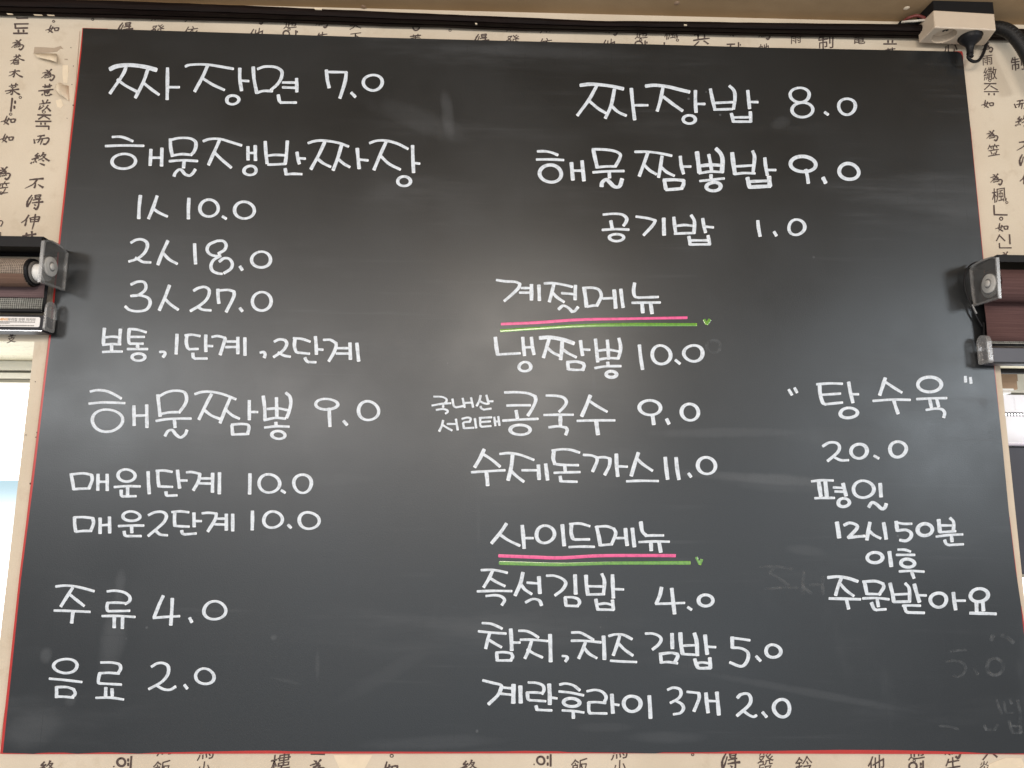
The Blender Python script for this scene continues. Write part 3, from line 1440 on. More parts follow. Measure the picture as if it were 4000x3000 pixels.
# ---------------------------------------------------------------- windows
def window(label, xa, xb, zt, lab_bands):
    y = YW + DEP
    root = empty('window', ((xa + xb) / 2, y, ZB), label, 'window', 'windows beside the menu board')
    zs = [zt - 0.0005 - 0.001] + [P(100, py, -y).z for py in lab_bands]
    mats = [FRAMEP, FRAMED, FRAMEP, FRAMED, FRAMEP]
    names = ['frame_head', 'frame_groove', 'sash_rail', 'sash_bead', 'sash_bead']
    zs[0] = zt - 0.0012
    outs = [0.0, 0.010, 0.003, 0.008, 0.006]
    for i in range(5):
        box(names[i], xa + .001, xb - .001, y + outs[i], y + 0.045, zs[i + 1], zs[i] - 0.0004, mats[i], root, 0.0006)
    box('stile', xb - 0.030 if xb < 0 else xa + .001, xb - .001 if xb < 0 else xa + 0.012, y + 0.012, y + 0.04, ZB, zs[5] - .0004, FRAMEP, root)
    box('sill', xa + .001, xb - .001, y - 0.0, y + 0.045, ZB + .0005, ZB + 0.03, FRAMEP, root)
    g = NT('window_glass')
    tr = g.node('ShaderNodeBsdfTransparent')
    mx = g.node('ShaderNodeMixShader')
    g.set((0.02, 0.02, 0.02), 0.03, 0.5)
    g.val(mx.inputs[0], g.ramp(g.noise(8), 0, 1, 0.04, 0.06))
    g.link(tr.outputs[0], mx.inputs[1])
    g.link(g.b.outputs[0], mx.inputs[2])
    g.link(mx.outputs[0], g.out.inputs[0])
    box('pane', xa + .002, xb - .002, y + 0.024, y + 0.028, ZB + 0.03, zs[5] - .0004, g.m, root)
    return root


window('left window below the mesh blind, pale frame with white daylight behind', XL - 0.74, XL, ZL, (1446, 1454, 1478, 1489, 1495))
window('right window behind the box and calendar, pale frame partly hidden', XR, XR + 0.74, ZR, (1490, 1499, 1521, 1532, 1537))

# ---------------------------------------------------------------- moulding between wall and ceiling
TOP = [(-700, -40), (-300, -20), (0, -7), (440, 2), (1000, 23), (1300, 37), (1500, 45), (1750, 56), (2000, 66), (2200, 75), (2340, 82), (2450, 81), (2700, 84), (3000, 89), (3300, 92), (3580, 95), (4000, 113), (4300, 122), (4800, 140)]
BOT = [(-700, 30), (-300, 50), (0, 61), (280, 67), (560, 75), (1000, 86), (1300, 96), (1500, 103), (1750, 109), (2000, 120), (2200, 124), (2340, 127), (2450, 129), (2700, 134), (3000, 141), (3300, 146), (3580, 151), (4000, 161), (4300, 168), (4800, 180)]


def interp(tab, x):
    for (a, b), (c, d) in zip(tab, tab[1:]):
        if a <= x <= c:
            return b + (d - b) * (x - a) / (c - a)
    return tab[-1][1]


PROF = [(0.0, 0.0005), (0.03, 0.004), (0.16, 0.0075), (0.22, 0.0072), (0.26, 0.0105), (0.46, 0.0155), (0.52, 0.0150), (0.56, 0.0175), (0.80, 0.0195), (0.94, 0.0192), (1.0, 0.0178)]
xs = list(range(-700, 4801, 55))
vs, fs = [], []
for i, px in enumerate(xs):
    tp, bt = interp(TOP, px), interp(BOT, px)
    for (t, d) in PROF:
        vs.append(P(px, bt + (tp - bt) * t + random.uniform(-.6, .6), d - YW + 0.002))
    lp = vs[-1]
    vs.append(Vector((lp.x, YW + 0.001, lp.z + 0.001)))
n = len(PROF) + 1
for i in range(len(xs) - 1):
    for k in range(n - 1):
        fs.append((i * n + k, (i + 1) * n + k, (i + 1) * n + k + 1, i * n + k + 1))
trim = recalc(mk('ceiling_moulding', vs, fs, WOOD, None, True))
m = trim.modifiers.new('es', 'EDGE_SPLIT')
m.split_angle = math.radians(38)
tag(trim, 'dark brown wooden moulding running along the top of the wall under the ceiling', 'moulding')
for (px, py, lx, lz) in ((1243, 36, .0052, .0011), (1860, 94, .0014, .0009), (2677, 99, .0020, .0008), (40, 56, .004, .0006), (150, 60, .006, .0005), (200, 61, .005, .0005)):
    c = P(px, py, 0.0165 if py > 60 else 0.0145)
    c = c + Vector((0, -0.0012, 0))
    prism('chipped_paint', [c + Vector((-lx, 0, lz)), c + Vector((lx * .9, 0, lz * .4)), c + Vector((lx, 0, -lz * 1.2)), c + Vector((-lx * .8, 0, -lz))], (0, 0.0015, 0), CREAM, trim)


# ================================================================ strokes of paint
def parse(line, ox, oy, sc):
    """-> list of (points in photo px, closed), pen half axes in photo px"""
    pen = [13.6, 9.6]
    if line[0] == 'P':
        a, line = line.split(' ', 1)
        pen = [float(q) for q in a[1:].split(',')]
    if line[0] == 'o':
        cx, cy, rx, ry = (float(q) for q in line[2:].split(','))
        a0 = -math.pi / 2 - 0.25
        rnd = random.Random(int(cx * 7 + cy))
        p1, p2, p3 = rnd.uniform(0, 6), rnd.uniform(0.0, 0.05), rnd.uniform(0, 0.03)
        pts = []
        for k in range(45):
            a = a0 + 2 * math.pi * k / 44
            q = 1 + p2 * math.sin(2 * a + p1) + p3 * math.sin(3 * a + p1 * 2)
            pts.append((cx + rx * q * math.cos(a), cy + ry * q * math.sin(a)))
        segs = [pts]
        raw = True
    else:
        raw = False
        segs, cur = [], []
        for tok in line.split():
            c = tok.endswith('!')
            x, y = tok.rstrip('!').split(',')
            cur.append((float(x), float(y)))
            if c:
                segs.append(cur)
                cur = [cur[-1]]
        segs.append(cur)
    out = []
    for s in segs:
        s = [Vector((ox + x / sc, oy + y / sc)) for x, y in s]
        if not raw:
            L = sum((s[i + 1] - s[i]).length for i in range(len(s) - 1))
            per = max(2, int(L / max(1, len(s) - 1) / 5))
            s = catmull(s, per)
        out.append(s)
    return out, pen[0] / sc, pen[1] / sc


def ribbon(s, a, b, lift, plane_d, vs, fs, at, seed, dome=0.00016, square=True):
    rnd = random.Random(seed)
    n = len(s)

    def tang(i):
        t = s[min(n - 1, i + 1)] - s[max(0, i - 1)]
        return t.normalized() if t.length > 1e-6 else Vector((1, 0))
    secs = []

    def sec(p, t, k, ld):
        nx, ny = -t.y, t.x
        hw = math.sqrt((a * nx) ** 2 + (b * ny) ** 2)
        secs.append((p, Vector((nx, ny)), hw * k, ld))
    t0, t1 = tang(0), tang(n - 1)
    ex0 = math.sqrt((a * t0.x) ** 2 + (b * t0.y) ** 2)
    ex1 = math.sqrt((a * t1.x) ** 2 + (b * t1.y) ** 2)
    e0, e1 = (0.55 * ex0, 0.6 * ex1)
    sec(s[0] - t0 * e0, t0, 0.58, 0.0)
    sec(s[0] - t0 * e0 * 0.75, t0, 0.86, 0.0)
    sec(s[0] - t0 * e0 * 0.3, t0, 0.99, 0.0)
    ph, am = rnd.uniform(0, 6), rnd.uniform(0.03, 0.085)
    tot = max(1, n - 1)
    for i in range(n):
        u = i / tot
        k = 1 + am * math.sin(ph + u * 7) + rnd.uniform(-.018, .018)
        dist_end = (s[-1] - s[i]).length
        ld = 0.5 if dist_end < ex1 * 0.7 else 0.0
        sec(s[i], tang(i), k, ld)
    sec(s[-1] + t1 * e1 * 0.35, t1, 1.0, 1.0)
    sec(s[-1] + t1 * e1 * 0.75, t1, 0.86, 1.0)
    sec(s[-1] + t1 * e1, t1, 0.56, 0.6)
    base = len(vs)
    for (p, nn, hw, ld) in secs:
        for off, h in ((-1, 0.0), (-0.72, 0.8), (0, 1.0), (0.72, 0.8), (1, 0.0)):
            q = p + nn * hw * off
            vs.append(P(q.x, q.y, plane_d + lift + dome * h))
            at.append(ld if abs(off) < 0.9 else max(ld, 0.35))
    for i in range(len(secs) - 1):
        for k in range(4):
            j = base + i * 5 + k
            fs.append((j, j + 1, j + 6, j + 5))


def build_strokes(text, parent, plane_d=0.0):
    ox = oy = 0.0
    sc = 2.0
    cur = None
    objs = []

    def flush():
        if cur and cur['fs']:
            o = mk(cur['name'], cur['vs'], cur['fs'], cur['mat'], parent, True, None, cur['at'])
            o['label'] = cur['label']
            objs.append(o)
    MATS = {'': WHITE, 'pink': PINK, 'green': GREEN, 'ghost': GHOST}
    num = 0
    for line in text.strip().splitlines():
        line = line.strip()
        if line[0] == '@':
            ox, oy = (float(q) for q in line[1:].split())
            sc = 2.0
        elif line[0] == 'S':
            sc = float(line[1:])
        elif line[0] == '#':
            flush()
            f = line[1:].strip().split('|')
            cur = dict(name=f[0], label=f[1], mat=MATS[f[2] if len(f) > 2 else ''], vs=[], fs=[], at=[], k=0)
        else:
            segs, a, b = parse(line, ox, oy, sc)
            for s in segs:
                num += 1
                cur['k'] += 1
                ghost = cur['mat'] is GHOST
                lift = 0.00010 + (cur['k'] % 24) * 0.000022 if not ghost else 0.00005 + (cur['k'] % 24) * 0.000004
                ribbon(s, a, b, lift, plane_d, cur['vs'], cur['fs'], cur['at'], num, 0.0 if ghost else 0.00016)
    flush()
    return objs


# ================================================================ menu board
bl = P(11, 2941)
board = empty('menu_board', (0.0, 0.0, bl.z - 0.002), 'large black menu board with red edges and white handwritten Korean dishes and prices', 'menu board')


def poly_board(name, pix, d, thick, mat):
    pts = [P(x, y, d) for x, y in pix]
    return prism(name, pts, (0, thick, 0), mat, board)


red_pts = [(322, 109), (420, 112), (430, 120), (2000, 166), (3000, 192), (3720, 210), (3728, 200), (3759, 200), (3763, 225), (3762, 250), (3785, 470), (3792, 500), (3841, 1000), (3856, 1160), (3886, 1440), (3900, 1580), (3905, 1640), (3940, 2015), (3944, 2018), (3969, 2220), (3985, 2360), (3990, 2366), (4002, 2440), (4018, 2560), (4063, 2948),
           (3870, 2946), (3400, 2945), (3000, 2944), (2500, 2943), (2000, 2943), (1500, 2944), (1000, 2944), (500, 2945), (130, 2946), (0, 2945), (28, 2690), (74, 2260), (122, 1880), (166, 1520), (193, 1302), (234, 890), (262, 640), (290, 400), (314, 190)]
poly_board('backing_panel', red_pts, -0.0010, YW - 0.0014, RED)
black_pts = [(324, 110), (1000, 131), (1500, 147), (2000, 160), (2500, 172), (3000, 186), (3500, 196), (3738, 201), (3752, 206), (3760, 219), (3764, 250), (3790, 490), (3839, 1000), (3884, 1440), (3916, 1740), (3941, 2000), (3967, 2220), (3989, 2366), (3996, 2440), (4008, 2540), (4052, 2943),
             (3870, 2944), (3780, 2938), (3700, 2935), (3500, 2930), (3280, 2929), (3084, 2932), (2990, 2934), (2870, 2934), (2800, 2938), (2690, 2939), (2590, 2939), (2560, 2943), (2500, 2942), (2400, 2940), (2220, 2938), (2180, 2935), (2050, 2933), (1980, 2935), (1800, 2937), (1500, 2936), (1300, 2936), (1150, 2935), (1060, 2932), (1000, 2932), (900, 2934), (800, 2936), (600, 2940), (540, 2944), (500, 2942), (430, 2939), (400, 2939), (340, 2942), (300, 2944), (250, 2940), (190, 2940), (150, 2942), (130, 2945), (90, 2943), (11, 2941),
             (38, 2690), (82, 2260), (129, 1898), (174, 1520), (200, 1302), (241, 890), (269, 640), (296, 400), (319, 190), (322, 148)]
poly_board('black_writing_sheet', black_pts, 0.0, 0.0008, BOARD)
build_strokes(STROKES, board)
# a dab of yellow-green wet paint at the right end of each green underline is in the paint itself

# ================================================================ printed characters of the wallpaper
_glyph = {}


# the characters that show best are drawn stroke by stroke with a tapering brush: points, then width at start and end
BRUSH = {
    '如': ((4.045, 22), '100,1215 82,1280 68,1328! 105,1345 145,1372 :9 11;138,1250 112,1320 60,1376:10 4;8,1326 80,1300 152,1276:6 9;170,1275 176,1305 182,1336:10 9;168,1278 210,1270 252,1270! 245,1300 234,1332:8 11;182,1334 238,1328:8 8'),
    '為': ((4.045, 22), '712,490 748,508:5 12;808,476 775,512:12 5;782,518 730,572 655,642:11 4;664,552 720,535 772,522:6 9;702,572 800,546! 780,580:6 10;688,606 750,588 815,580! 862,592 858,640 826,688! 795,664:6 13;722,618 712,642:5 11;746,614 752,634:5 11;770,607 782,626:5 11;795,600 810,616:5 11'),
    '而': ((3.607, 20), '518,108 570,98 628,90:7 11;578,104 550,150:9 4;468,158 488,228:6 12;500,172 600,146 690,130! 702,165 672,225 640,246! 625,230:7 13;560,165 532,218:10 5;602,158 578,246:9 6'),
    '終': ((3.607, 20), '522,342 478,392! 525,384:10 8;548,376 495,420 436,446! 540,418:8 8;492,430 486,478:9 6;428,516 442,490:12 5;466,500 470,482:10 5;510,496 505,472:10 5;602,328 585,370 556,404:11 5;590,368 642,362! 600,420 538,458:7 6;598,388 650,435 704,466:6 13;592,452 622,470:6 11;565,508 640,538:6 13'),
    '不': ((3.607, 20), '408,722 510,708 614,698:9 12;522,718 468,792 356,860:11 4;500,768 502,815 492,852:8 12;545,794 585,820 624,842:6 14'),
    '得': ((3.607, 20), '434,936 395,1000 378,1050! 388,1122:8 14;448,972 420,1050 392,1118:6 9;480,938 490,992:9 7;478,942 520,934 564,928! 546,988:7 9;490,964 550,958:6 6;490,990 546,986:6 6;458,1014 515,1002 572,994:6 8;452,1058 530,1046 610,1038:7 11;546,1000 548,1090 526,1162! 486,1132:9 11;486,1078 506,1098:5 10'),
    '伸': ((3.607, 20), '392,1214 355,1285 292,1342:12 5;366,1288 360,1340 354,1392:8 11;418,1258 432,1332:10 8;418,1262 490,1246 560,1240! 540,1322:7 11;430,1290 545,1280:6 7;434,1326 542,1314:6 7;490,1198 486,1320 468,1446:10 6'),
    '其': ((3.607, 20), '326,1522 410,1508 494,1494:7 10;372,1480 374,1530 376,1582:9 8;434,1458 446,1520 450,1582:9 9;378,1545 444,1540:6 6;380,1578 448,1574:6 6'),
    '朮': ((4.045, 22), '126,528 215,508 304,494:7 10;226,468 224,560 218,632! 200,612:10 8;214,530 178,582 122,608:10 4;234,528 305,588 388,626:6 14;298,488 322,504:6 11'),
    '蒼': ((4.045, 22), '198,278 265,262 334,250:7 9;240,224 252,288:9 7;302,220 288,276:9 6;272,284 214,332 142,362:10 4;280,284 338,324 412,346:6 13;225,345 302,336! 296,382:6 8;225,364 294,360:6 6;214,346 202,398 162,432:9 5;220,400 226,436:8 7;218,402 308,390! 300,432:7 9;226,433 300,428:7 7'),
    '菜': ((4.045, 22), '126,748 200,728 278,714:7 9;164,700 186,752:8 7;242,684 228,742:9 6;162,758 176,776:5 10;198,754 206,772:5 10;246,744 224,772:10 5;72,842 190,818 308,800:8 11;196,780 202,870 190,912! 172,894:9 9;190,828 150,868 96,892:9 4;214,828 270,870 334,904:6 14'),
    '薏': ((4.045, 22), '652,758 728,744 804,734:7 9;690,714 702,772:8 7;766,704 754,752:9 6;680,776 784,760:6 8;594,838 715,820 834,804:8 11;690,836 696,872:8 7;688,838 772,828! 765,868:7 9;692,853 768,848:5 5;695,872 766,866:6 6;658,914 676,884:11 5;700,884 720,918 790,916! 800,890:6 10;744,878 758,892:5 9;800,886 824,902:5 10'),
    '苡': ((4.045, 22), '622,1034 706,1018 794,1004:7 10;664,964 692,1036:9 7;748,954 718,1022:9 6;640,1064 624,1132! 682,1084:9 6;680,1054 694,1074:5 10;762,1048 728,1108 676,1152:10 5;748,1088 812,1154:6 14'),
}


def brush_glyph(ch):
    (sc_q, _), data = BRUSH[ch]
    vs, fs = [], []
    k = 0
    for st in data.split(';'):
        pts, wd = st.split(':')
        w0, w1 = (float(q) for q in wd.split())
        segs, cur = [], []
        for tok in pts.split():
            x, y = (float(q) for q in tok.rstrip('!').split(','))
            cur.append((x, y))
            if tok.endswith('!'):
                segs.append(cur)
                cur = [(x, y)]
        segs.append(cur)
        ns = len(segs)
        for si, sg in enumerate(segs):
            c = catmull([Vector(q) for q in sg], 6)
            n_ = len(c)
            k += 1
            base = len(vs)
            L = max(1e-6, sum((c[i + 1] - c[i]).length for i in range(n_ - 1)))
            ext = [c[0] - (c[1] - c[0]).normalized() * 4] + c + [c[-1] + (c[-1] - c[-2]).normalized() * 4]
            for i, p_ in enumerate(ext):
                u = (si + max(0, min(1, (i - 1) / (n_ - 1)))) / ns
                hw = (w0 + (w1 - w0) * u) * 1.42 * (0.93 + 0.14 * math.sin(k * 2.1 + i))
                if i in (0, len(ext) - 1):
                    hw *= 0.45
                t = (ext[min(i + 1, len(ext) - 1)] - ext[max(i - 1, 0)]).normalized()
                nn = Vector((-t.y, t.x))
                for sgn in (-1, 1):
                    q = p_ + nn * hw * sgn
                    vs.append([q.x, -k * 0.00002, -q.y])
            for i in range(len(ext) - 1):
                j = base + i * 2
                fs.append((j, j + 1, j + 3, j + 2))
    x0, x1 = min(v[0] for v in vs), max(v[0] for v in vs)
    z0, z1 = min(v[2] for v in vs), max(v[2] for v in vs)
    s_ = max(x1 - x0, z1 - z0)
    me = bpy.data.meshes.new('printed_character')
    me.from_pydata([((v[0] - (x0 + x1) / 2) / s_, v[1], (v[2] - (z0 + z1) / 2) / s_) for v in vs], [], fs)
    me.materials.append(INK)
    me.update()
    return me


def glyph(ch):
    if ch in _glyph:
        return _glyph[ch]
    if ch in BRUSH:
        _glyph[ch] = brush_glyph(ch)
        return _glyph[ch]
    c = bpy.data.curves.new('glyph', 'FONT')
    c.body = ch
    c.resolution_u = 2
    c.offset = 0.003
    o = bpy.data.objects.new('glyph', c)
    COL.objects.link(o)
    dg = bpy.context.evaluated_depsgraph_get()
    me = bpy.data.meshes.new_from_object(o.evaluated_get(dg))
    bpy.data.objects.remove(o)
    xs_ = [v.co.x for v in me.vertices]
    ys_ = [v.co.y for v in me.vertices]
    cx, cy = (min(xs_) + max(xs_)) / 2, (min(ys_) + max(ys_)) / 2
    s = max(max(xs_) - min(xs_), max(ys_) - min(ys_))
    for v in me.vertices:                      # brush slant: level strokes climb to the right, ends swing a little
        x, y = (v.co.x - cx) / s, (v.co.y - cy) / s
        q = noise.noise(Vector((x * 3.1, y * 3.1, ord(ch) % 97)))
        q2 = noise.noise(Vector((x * 9, y * 9, ord(ch) % 89)))
        v.co = (x * 0.98 + 0.05 * y + 0.022 * q + 0.012 * q2, 0.0, y + 0.16 * x - 0.10 * x * x + 0.03 * q + 0.014 * q2)
    bm = bmesh.new()                           # brush weight: a second pass a hair to the right thickens the down-strokes
    bm.from_mesh(me)
    g = bmesh.ops.duplicate(bm, geom=bm.verts[:] + bm.edges[:] + bm.faces[:])
    for v in g['geom']:
        if isinstance(v, bmesh.types.BMVert):
            v.co += Vector((0.030, 0.0006, 0.012))
    bm.to_mesh(me)
    bm.free()
    me.materials.clear()
    me.materials.append(INK)
    me.name = 'printed_character'
    _glyph[ch] = me
    return me


CH = """為 70 175 54;蒼 68 232 60;朮 63 287 60;菜 51 348 64;如 33 470 62;如 26 540 60;如 205 113 58;為 189 293 58;薏 179 351 62;苡 177 412 56
而 162 546 66;終 157 621 80;不 136 715 76;得 136 790 70;伸 119 866 74;其 114 921 56;為 14 677 62;笠 8 733 54;支 45 1322 34;為 35 1290 50
得 490 113 66;發 614 120 58;然 614 58 50;依 745 126 60;知 745 64 50;他 1000 136 64;為 1008 74 56;通 1135 88 58;為 1258 88 56;牛 1257 146 52;尖 1390 92 52;下 1388 146 46;蓋 1622 154 50
得 1882 158 66;發 2002 160 58;然 2000 100 50;依 2130 172 60;知 2130 108 50;他 2377 178 64;為 2390 118 56;通 2505 128 58;楓 2622 128 62;共 2740 146 74;如 2864 128 56;為 2986 134 56;虵 2984 190 50
雨 3109 150 48;制 3226 160 72;電 3356 150 56;芝 3478 206 50;心 3714 183 60;為 3857 185 52;雨 3857 234 48;繖 3868 287 62;如 3858 406 58;為 3876 530 54;笠 3881 585 54;為 3892 701 56;楓 3903 761 66;如 3914 888 58;為 3930 1004 50
制 3976 247 66;而 3990 408 66;終 3996 476 76;不 4003 568 76;得 4010 630 70;伸 4016 704 74
終 182 3004 76;飯 630 3006 64;馬 647 2916 60;馬 805 2932 62;小 795 3004 52;樓 1094 2986 74;為 1240 3000 62;如 1520 3000 68;終 1832 3000 76;飯 2263 2998 64;馬 2420 2930 64;小 2420 2998 52;得 2854 2980 74;發 2990 2982 62;鈴 3140 2990 66;他 3424 2988 68;通 3579 2932 66;為 3722 2930 66;牛 3722 2992 60;大 3866 2930 62;炎 3846 2996 40;然 2990 2920 50"""
kpx = 0.8868 / F
for item in CH.replace('\n', ';').split(';'):
    ch, x, y, s = item.split()
    x, y, s = float(x), float(y), float(s)
    o = bpy.data.objects.new('printed_character', glyph(ch))
    COL.objects.link(o)
    p = P(x, y, -YW + 0.0004)
    o.parent = wall
    o.location = p
    q = s * kpx
    o.scale = (q, 1, q)

OLD = """@0 150
S4.045
# printed_mark
P14.8,14.8 193,945 170,1150
P27.2,27.2 236,1007 238,1007
P27.2,27.2 224,1087 226,1087
P5.7,5.7 o 320,932,20,16
P5.7,5.7 o 168,1196,20,18
# printed_mark
P13.6,13.6 595,1208 800,1212
P11.3,11.3 695,1218 608,1276
P11.3,11.3 705,1228 782,1276
P12.5,12.5 560,1310 805,1310
P19.3,19.3 644,1347 647,1347
P19.3,19.3 710,1347 713,1347
P12.5,12.5 568,1387 772,1387! 768,1438
P5.7,5.7 o 692,1163 ,24,18
# printed_mark
@0 0
P5.7,5.7 112,187 220,186
P6.8,6.8 118,190 120,220! 215,218
P11.3,11.3 142,241 144,241
P11.3,11.3 182,241 184,241
P6.8,6.8 105,260 214,260
P5.7,5.7 130,136 132,143! 216,141
P2.9,2.9 o 418,166,9,8
P2.9,2.9 o 724,151,9,8
# printed_mark
@1000 0
P5.7,5.7 o 236,262,24,22
P5.7,5.7 311,238 311,275
P8.0,8.0 322,248 323,248
P2.9,2.9 o 258,228,9,8
P5.7,5.7 o 1251,212,24,26
P2.9,2.9 o 1516,236,9,8
# printed_mark
@2000 0
P5.7,5.7 o 990,345,28,24
P5.7,5.7 1040,318 1040,360
P8.0,8.0 1054,332 1055,332
P2.9,2.9 o 1006,311,9,8
P2.9,2.9 o 1293,313,9,8
P5.7,5.7 1190,332 1190,360
P5.7,5.7 1680,346 1740,344
P5.7,5.7 1712,346 1700,380
P5.7,5.7 1770,332 1770,370
P6.8,6.8 1784,350 1785,350
# printed_mark
@2894 0
P11.3,11.3 1150,324 1151,324
P11.3,11.3 1184,324 1185,324
P5.7,5.7 1115,343 1216,343
# printed_mark
@3740 150
S1.842
P2.3,2.3 o 233,302,9,8
P4.5,4.5 194,325 278,325
P3.9,3.9 236,330 196,368
P3.9,3.9 240,342 288,370
P3.9,3.9 193,383 296,383
P9.1,9.1 226,401 227,401
P9.1,9.1 264,401 265,401
P2.5,2.5 o 270,832,9,8
P2.5,2.5 o 356,1181,8,7
# printed_mark
@3740 150
S1.842
P5.7,5.7 263,1202 266,1268! 358,1270
P3.9,3.9 o 315,1297,11,11
P4.5,4.5 304,1412 282,1456
P4.5,4.5 308,1422 342,1456
P5.7,5.7 375,1412 379,1478
P4.5,4.5 302,1474 304,1507! 388,1507
# printed_mark
@0 2880
P9.1,9.1 o 947,195,32,30
P13.6,13.6 1000,178 1001,178
P13.6,13.6 1000,212 1001,212
P8.0,8.0 1026,150 1018,260
P6.8,6.8 888,228 889,230
# printed_mark
@2000 2880
P8.0,8.0 o 225,182,30,30
P13.6,13.6 278,158 279,158
P13.6,13.6 278,210 279,210
P8.0,8.0 302,136 302,225
P6.8,6.8 172,212 173,212
P3.9,3.9 o 1412,135,9,9
# printed_mark
@1000 2880
P3.9,3.9 o 1060,145,12,11
P6.8,5.7 430,132 535,134
# printed_mark
@2894 2600
P8.0,8.0 o 1345,786,30,28
P13.6,13.6 1405,770 1406,770
P13.6,13.6 1405,800 1406,800
P6.8,6.8 1424,745 1424,820
P3.4,3.4 o 1355,742,9,9
# printed_mark
@0 500
S3.607
P5.7,5.7 o 15,918,20,18
P8.0,8.0 -10,1310 20,1305 38,1330 10,1385
P8.0,8.0 8,1470 6,1570
"""
sc_, ox_, oy_, cur_ = 2.0, 0.0, 0.0, None


def flush_old(c):
    if c and c['fs']:
        c['o'] = mk('printed_mark', c['vs'], c['fs'], INK, wall, False)


kk = 0
for line in OLD.strip().splitlines():
    if line[0] == '@':
        ox_, oy_ = (float(q) for q in line[1:].split())
        sc_ = 2.0
    elif line[0] == 'S':
        sc_ = float(line[1:])
    elif line[0] == '#':
        flush_old(cur_)
        cur_ = dict(vs=[], fs=[], at=[])
    else:
        segs, a, b = parse(line, ox_, oy_, sc_)
        for s in segs:
            kk += 1
            ribbon(s, a, b, 0.0003 + (kk % 12) * 0.00002, -YW, cur_['vs'], cur_['fs'], cur_['at'], kk, 0.0)
flush_old(cur_)


# torn bits of the wallpaper, seams and nail holes
def flat(name, pix, d, mat, thick=0.0003):
    return prism(name, [P(x, y, d) for x, y in pix], (0, thick, 0), mat, wall)


def c6(pts):
    return [(x / 4.045, 150 + y / 4.045) for x, y in pts]


flat('bare_patch', c6([(545, 135), (700, 140), (850, 150), (960, 118), (1000, 165), (950, 160), (900, 208), (780, 222), (640, 228), (532, 226)]), -YW + .0004, GREYP)


def curl(name, rows, mat):
    vs = [v for r_ in rows for v in r_]
    n = len(rows[0])
    fs = [(i * n + k, i * n + k + 1, (i + 1) * n + k + 1, (i + 1) * n + k) for i in range(len(rows) - 1) for k in range(n - 1)]
    o = mk(name, vs, fs, mat, wall, True)
    m_ = o.modifiers.new('thick', 'SOLIDIFY')
    m_.thickness = 0.0003
    return o


def row6(pts, ds):
    return [P(x / 4.045, 150 + y / 4.045, -YW + d) for (x, y), d in zip(pts, ds)]


curl('torn_paper_flap', [row6([(528, 236), (650, 238), (780, 240), (895, 244)], [.0006, .0007, .0008, .0008]),
                         row6([(545, 262), (660, 280), (780, 295), (897, 300)], [.003, .004, .005, .005]),
                         row6([(590, 300), (680, 318), (790, 342), (893, 376)], [.0055, .007, .0085, .010])], CREAM)
curl('torn_paper_curl', [row6([(1085, 752), (1090, 840), (1100, 1000)], [.0005, .0005, .0005]),
                         row6([(1010, 735), (1020, 850), (1060, 970)], [.005, .005, .003]),
                         row6([(950, 700), (945, 800), (1000, 920)], [.010, .010, .006]),
                         row6([(905, 705), (885, 790), (960, 905)], [.014, .014, .008]),
                         row6([(880, 740), (870, 800), (935, 890)], [.011, .011, .007]),
                         row6([(930, 720), (925, 790), (960, 880)], [.008, .008, .0055])], CREAM)
flat('bare_patch', c6([(990, 420), (1075, 425), (1080, 560), (1075, 700), (1000, 700), (985, 560)]), -YW + .0003, CREAM)
flat('bare_patch', c6([(1015, 322), (1065, 322), (1070, 340), (1020, 335)]), -YW + .0005, GREYP)
flat('paste_stain', c6([(880, 980), (960, 960), (1000, 1060), (960, 1100), (905, 1080)]), -YW + .0003, CREAM)
flat('paste_stain', [(1302, 2949), (1455, 2949), (1420, 3010), (1330, 3010)], -YW + .0003, CREAM)
flat('paste_stain', [(3866, 2985), (3930, 2960), (3990, 2962), (4010, 3010), (3850, 3010)], -YW + .0003, CREAM)
# paper edge strip beside the board: a second sheet lapped over the first
strip = [(292, 120), (311, 120), (298, 300), (270, 560), (236, 880), (196, 1260), (160, 1560), (118, 1900), (76, 2260), (42, 2560), (20, 2760), (-8, 2960), (-30, 2960), (-4, 2760), (20, 2560), (53, 2260), (92, 1900), (132, 1560), (164, 1260), (204, 880), (236, 560), (265, 300)]
flat('lapped_paper_edge', strip, -YW + .0008, PAPER, 0.0006)
for (px, py, r_) in ((286, 411, 3.2), (145, 1690, 3), (140, 1708, 2.5), (119, 1889, 4), (101, 1699, 2), (138, 1491, 2), (262, 462, 1.5), (287, 258, 2), (281, 330, 2), (277, 186, 2)):
    lathe('nail_hole', [(0, r_ * kpx), (0.0004, r_ * kpx * .8)], P(px, py, -YW + .0010), (0, -1, 0), INK, wall, 8)


# ================================================================ roller blinds
def cl(x, y):
    return (x / 3.19, 880 + y / 3.19)


def cr(x, y):
    return (3780 + x / 4.145, 1000 + y / 4.145)


def c5(x, y):
    return (3700 + x / 2.766, 900 + y / 2.766)


